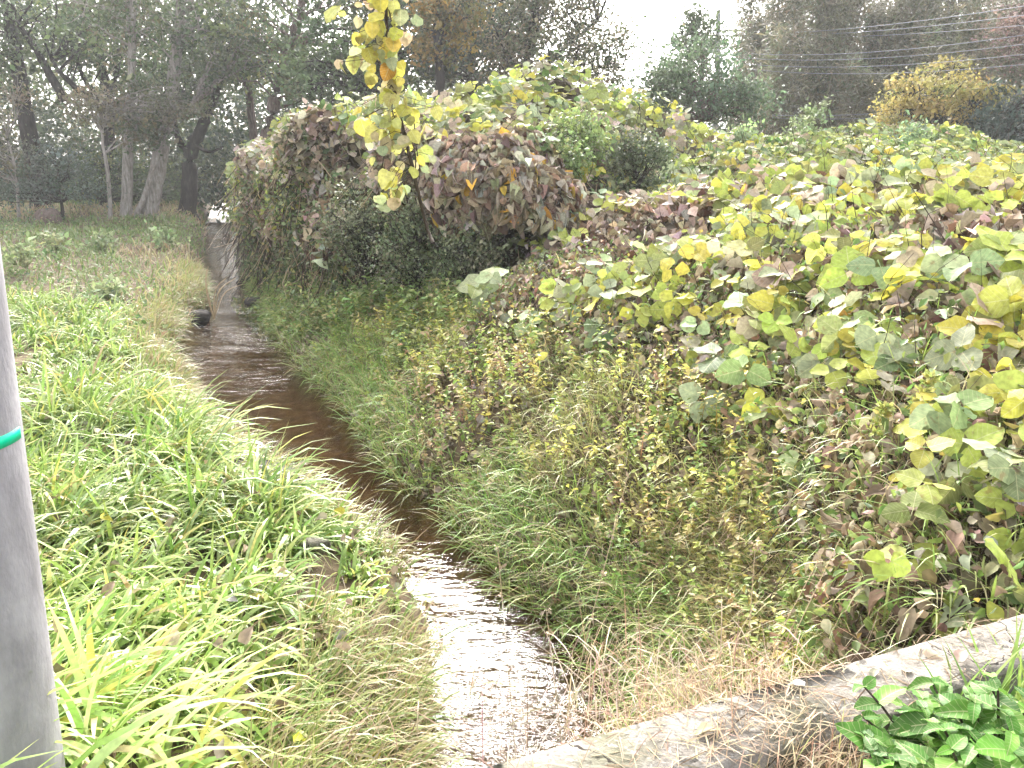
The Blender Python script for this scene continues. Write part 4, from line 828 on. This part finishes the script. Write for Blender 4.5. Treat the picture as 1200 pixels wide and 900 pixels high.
make_tree('conifer_tree', 'small dark treetop poking into the sky gap', pth([(806, 190), (810, 90), (812, 40), (813, 14)], 37), .12, [cr(812, 45, 37, .8, .8, 1.2, 2), cr(828, 40, 37, .9, .8, .7)], DKG, r, 34, 90, .14, .3)
make_tree('broadleaf_tree', 'yellow-olive spreading tree before the bamboo on the right', pth([(1104, 195), (1103, 165), (1098, 135), (1092, 110)], 27), .14, [cr(1098, 112, 27, 1.7, 1.3, .75, 3), cr(1060, 130, 27, .9, .9, .6), cr(1140, 118, 27, 1.0, 1, .65), cr(1110, 90, 27, .8, .8, .5)], [(3, (.38, .32, .10)), (2, (.31, .29, .10)), (1, (.44, .35, .11))], r, 85, 80, .105, .22, 'bark_dark', limbs=[(pth([(1103, 172), (1120, 150), (1138, 130)], 27), .06), (pth([(1102, 170), (1084, 150), (1066, 138)], 27), .06)], flat=.5)
make_tree('evergreen_bush', 'dark blue-green evergreen bush at the right edge', pth([(1180, 205), (1180, 170), (1185, 130)], 26), .12, [cr(1175, 160, 26, 1.25, 1.2, 1.0, 2), cr(1215, 130, 26, 1.3, 1.2, 1.2), cr(1150, 175, 26, .8, 1, .6)], [(3, (.06, .085, .065)), (2, (.085, .11, .09)), (1, (.045, .065, .045))], r, 80, 130, .12, .3)
make_tree('broadleaf_tree', 'pinkish bare-twigged tree at the top right edge', pth([(1215, 200), (1214, 120), (1205, 60), (1198, 10)], 31), .14, [cr(1190, 50, 31, 1.1, 1, 1.2), cr(1215, 20, 31, 1.3, 1, 1.3)], [(3, (.26, .17, .14)), (2, (.22, .17, .13))], r, 60, 40, .10, .35, 'bark_red')

# ------------------------------------------------------------------ bamboo grove
def bamboo_mesh(seed, H, spread):
    r = np.random.default_rng(seed); wood, cl, sg = [], [], []
    for i in range(3):
        b = np.array([r.normal(0, .35), r.normal(0, .35), -.2]); az = r.uniform(0, 6.28); lean = r.uniform(.4, 1.5)
        t = np.linspace(0, 1, 16); h = H * r.uniform(.86, 1.05)
        C = b + np.stack([np.cos(az) * lean * t ** 3, np.sin(az) * lean * t ** 3, h * t - .5 * t ** 6 * lean], -1)
        wood.append(tube(C, np.linspace(.055, .012, 16), 6))
        for k in range(58):
            q = r.uniform(.24, 1) ** .8; p = np.array([np.interp(q, t, C[:, j]) for j in range(3)]); w = spread * (1.15 - .75 * q) * (.35 if q < .4 else 1)
            a = r.uniform(0, 6.28); e = p + np.array([math.cos(a) * w, math.sin(a) * w, r.uniform(-.4, .15)]) * r.uniform(.3, 1); cl.append(e); sg.append(.22)
    V, F = joinm(wood); cul = mesh_data('culm', V, F, M['culm'], None, True)
    V, F, C = crown_leaves(np.array(cl), np.array(sg), 26, .26, [(3, (.17, .165, .10)), (3, (.14, .15, .085)), (2, (.22, .20, .125))] if seed in (201, 203) else [(3, (.13, .125, .08)), (3, (.10, .11, .065)), (1, (.18, .16, .10))], r, (np.array([(0, 0, 0), (.10, .45, .02), (0, 1, -.2), (-.10, .45, .02)], float), np.array([(0, 1, 2, 3)])), .2, 1.0, .9)
    return cul, mesh_data('foliage', V, F, M['leaf'], C)
BV = [bamboo_mesh(200 + i, 1.0 * h, s) for i, (h, s) in enumerate([(12.5, .85), (11, .8), (13.5, .95), (9.5, .75), (12, .7)])]
def bamboo(px, Y, k, sc, lab, gp='bamboo stems of the grove'):
    x = at_y(px, 195, Y)[0]; t = thing('bamboo', (x, Y, Hg(x, Y)), lab, 'bamboo', gp); t.rotation_euler = (0, 0, r.uniform(0, 6.28)); t.scale = (1, 1, sc)
    for nm, me in zip(('culms', 'foliage'), BV[k]):
        o = link(nm, me, t)
        if nm == 'foliage': o['kind'] = 'stuff'
bamboo(1003, 33, 3, .66, 'shorter feathery bamboo plume standing forward of the dark grove')
bamboo(1078, 34, 3, .80, 'light rounded bamboo plume above the yellow-olive tree')
bamboo(1122, 34, 1, .82, 'tallest light bamboo plume above the yellow-olive tree')
bamboo(905, 35, 1, .72, 'bamboo plume at the left of the grove beside the soft green tree')
for px, Y, k, sc, lab in [(948, 36, 1, .95, 'light bamboo plume left of the short forward plume'), (1040, 36.5, 1, 1.0, 'light bamboo plume rising behind the power-line bundle'), (1160, 35.5, 3, 1.0, 'light bamboo plume by the pinkish twig tree'), (972, 35.5, 3, 1.05, 'slim light bamboo plume between two broader plumes')]:
    bamboo(px, Y, k, sc, lab)
for px in np.arange(880, 1300, 17):
    bamboo(px + r.normal(0, 6), r.uniform(37, 42), int(r.choice([0, 2, 4, 4, 1])), r.uniform(.85, 1.1), 'tall drooping bamboo among the dense brownish grove')
for px in np.arange(865, 1300, 24):
    bamboo(px + r.normal(0, 6), r.uniform(44, 50), int(r.integers(0, 5)), r.uniform(1.0, 1.35), 'tall drooping bamboo among the dense brownish grove')

# ------------------------------------------------------------------ the wood beyond, as one mass
def wood_mass(name, label, pxr, Yr, top, n, palette, size, sig, per, seed, lowdense=0.5, gap=None):
    r = np.random.default_rng(seed); px = r.uniform(*pxr, n); Y = r.uniform(*Yr, n); z = -.5 + (top + .5) * r.random(n) ** (1 + lowdense)
    if gap is not None: z *= gap(px)
    cl = np.stack([(px - 600) / FPX * Y, Y, z], -1); V, F, C = crown_leaves(cl, sig * np.exp(r.normal(0, .3, n)), per, size, palette, r)
    tag(link(name, mesh_data(name, V, F, M['leaf'], C)), label, 'wood', kind='stuff')
wood_mass('distant_wood', 'dim green wood filling the background on the left', (-150, 620), (50, 64), 18, 1150, [(3, (.09, .12, .06)), (3, (.12, .15, .07)), (1, (.19, .19, .09)), (1, (.07, .09, .045))], .36, .85, 55, 301, .30)
wood_mass('distant_wood', 'low undergrowth at the foot of the background wood', (-200, 900), (46, 56), 5.5, 900, [(3, (.06, .085, .05)), (2, (.10, .12, .08)), (1, (.15, .15, .09))], .26, .65, 60, 302, .35)
wood_mass('distant_wood', 'dark hedge of foliage under the bamboo grove', (840, 1400), (50, 56), 13, 420, [(3, (.06, .065, .045)), (2, (.09, .09, .06))], .30, .8, 50, 303, .4, lambda p: np.interp(p, [840, 870, 900], [.25, .5, 1]))
# bright young shoots on the ridge crest
for (px, Y, s, lab) in [(952, 17.6, .75, 'pale green young shoot on the ridge before the bamboo'), (932, 17.6, .55, 'smaller pale shoot left of the tallest ridge shoot'), (868, 17.4, .45, 'green shoot on the ridge below the soft green tree'), (1072, 17.6, .5, 'green shoot on the ridge left of the yellow-olive tree')]:
    c = at_y(px, 178, Y); make_tree('sapling', lab, [c, c + [.02, 0, s * .5], c + [0, 0, s]], .012, [(c + [0, 0, s * .75], (.28 * s / .6, .25, .34 * s / .6), 1)], [(3, (.20, .27, .13)), (2, (.26, .33, .16))], r, 16, 22, .085, .09, 'culm')
# bushes on the thicket shoulder
for (px, py, Y, s, lab) in [(745, 192, 14.2, .62, 'dark grey-green bush on the right shoulder of the thicket'), (672, 168, 14.0, .55, 'fresh green leafy bush in the middle of the thicket'), (648, 190, 13.2, .38, 'small bright green bush right of the dead leaf mound')]:
    c = at_y(px, py, Y); P3 = [(2, (.12, .15, .075)), (2, (.09, .115, .055)), (1, (.16, .17, .09))] if px == 745 else [(3, (.17, .24, .08)), (2, (.23, .28, .10))]
    make_tree('bush', lab, [c - [0, -.3, .8], c - [0, 0, .3], c + [0, 0, .1]], .03, [(c, (s, s * .8, s * .8), 1)], P3, r, 55, 60, .06, .14, 'bark_dark')

for (px, py, Y, sx, sz, lab) in [(485, 280, 11.9, .62, .75, 'grey-green fine-leaved bush hanging under the end of the vine'), (548, 308, 11.3, .5, .45, 'low dark bush in the hollow below the dead leaf mound'), (425, 262, 13.0, .6, .7, 'shaggy fine-leaved bush on the thicket front left of the vine')]:
    c = at_y(px, py, Y); make_tree('bush', lab, [c - [0, -.2, 1.0], c - [0, 0, .4], c + [0, 0, .2]], .03, [(c, (sx, .4, sz), 1)], [(3, (.15, .18, .09)), (2, (.21, .23, .12)), (2, (.10, .13, .06)), (1, (.27, .25, .15))], r, 70, 60, .05, .13, 'bark_dark', hollow=.1)
# weeds standing in the left meadow, a stump and dry twigs over the water
for (px, py, h, lab) in [(30, 318, .75, 'leafy weed standing at the left edge of the meadow'), (66, 300, .6, 'second leafy weed in the meadow right of the left-edge weed'), (118, 296, .55, 'low leafy weed before the pale straight trunk'), (196, 292, .5, 'leafy weed before the stout leaning trunk'), (130, 345, .35, 'small dark weed in the dry meadow patch')]:
    c = at_z(px, py, -.8); c[2] = Hg(c[0], c[1]); make_tree('leafy_weed', lab, [c, c + [.02, 0, h * .5], c + [0, 0, h]], .012, [(c + [0, 0, h * .6], (h * .45, h * .45, h * .4), 1)], [(3, (.26, .33, .15)), (2, (.34, .40, .20)), (1, (.20, .27, .11))], r, 16, 14, .15, .13, 'culm', cat='weed')
c = at_z(58, 256, -.45); nu, nv = 16, 8; th, ph = np.meshgrid(np.linspace(0, 2 * math.pi, nu + 1), np.linspace(-.4, 1.5707, nv)); D = np.stack([np.cos(th) * np.cos(ph), np.sin(th) * np.cos(ph), np.sin(ph)], -1)
Gs = D * np.array([.6, .45, .55]) * (1 + .16 * sines(5, 8, 1.5, 5, 3)(D[..., 0], D[..., 1], D[..., 2]))[..., None]; Vs, Fs = grid_mesh(Gs); o = link('stump', mesh_data('stump', Vs, Fs, M['bark_red'], None, True)); o.location = (c[0], c[1], float(Hg(c[0], c[1]))); tag(o, 'reddish-brown low stump at the edge of the wood', 'stump')
c = at_z(250, 366, -1.3); t = thing('dry_twigs', c, 'pale bare twigs leaning over the stream bend', 'twigs')
for k in range(7):
    a = r.uniform(-.2, 1.1); e = c + [math.sin(a) * .9, r.normal(0, .2), math.cos(a) * r.uniform(.6, 1.0)]; part('twig', *tube(smooth_path([c - [0, 0, .15], (c + e) / 2 + [-.08, 0, .1], e], 8), np.linspace(.014, .005, 8), 4), M['straw'], t)

# ------------------------------------------------------------------ power lines
FP = at_y(842, 80, 48); ptop = at_y(842, 12, 48)
t = thing('utility_pole', (FP[0], 48, Hg(FP[0], 48)), 'distant utility pole above the trees at the sky gap', 'pole')
part('shaft', *tube(np.array([[FP[0], 48, Hg(FP[0], 48) - .2], [FP[0], 48, 6], ptop]), [.19, .16, .13], 12), M['metal'], t, None, True)
for py in (36, 42): 
    c = at_y(842, py, 48); part('crossarm', *tube(np.array([c - [.3, 0, 0], c, c + [1.6, 0, 0]]), .05, 6), M['metal'], t)
LN = [((845, 37), (1120, -2), 'topmost power line'), ((850, 39), (1150, 3), 'second power line from the top'), ((845, 41), (1200, 8), 'third power line from the top'), ((872, 68), (1205, 28), 'upper line of the middle power-line bundle'), ((874, 75), (1205, 40), 'second line of the middle power-line bundle'), ((876, 81), (1205, 52), 'lowest line of the middle power-line bundle'), ((880, 63), (1205, 17), 'thin top line of the middle power-line bundle'), ((905, 135), (1140, 114), 'low power line before the yellow-olive tree'), ((905, 138), (1140, 121), 'lowest power line before the yellow-olive tree')]
for i, (a, b, lab) in enumerate(LN):
    A = at_y(*a, 46 if i < 3 else 36 if i < 7 else 30.5); B = at_y(*b, 26 if i < 3 else 24 if i < 7 else 28.6); E = A + (B - A) * (1.6 if i < 7 else 1.25); q = np.linspace(-.0, 1, 40)[:, None]
    if i < 3: A = at_y(842 + 4 * i, 37 + 2 * i, 47.8)
    C = A * (1 - q) + E * q; C[:, 2] -= (.55 if i < 7 else .25) * 4 * (q * (1 - q))[:, 0]
    o = link('power_line', mesh_data('power_line', tube(C, .009, 5)[0] - C[0], tube(C, .009, 5)[1], M['wire'])); o.location = tuple(C[0]); tag(o, lab + ' crossing the bamboo grove', 'power line', 'power lines over the grove')

# ------------------------------------------------------------------ hazy air
V, F = prism([(-700, -60), (700, -60), (700, 460), (-700, 460)], -3.2, 27.0)
m, N, L, out = newmat('haze_air'); vol = N.new('ShaderNodeVolumePrincipled'); vol.inputs['Color'].default_value = (.93, .94, .97, 1); vol.inputs['Density'].default_value = .00085; vol.inputs['Anisotropy'].default_value = .3
L.new(vol.outputs[0], out.inputs['Volume'])
tag(link('haze', mesh_data('haze', V, F, m)), 'pale autumn haze between the camera and the far wood', 'haze', kind='stuff')
scn.cycles.volume_bounces = 2
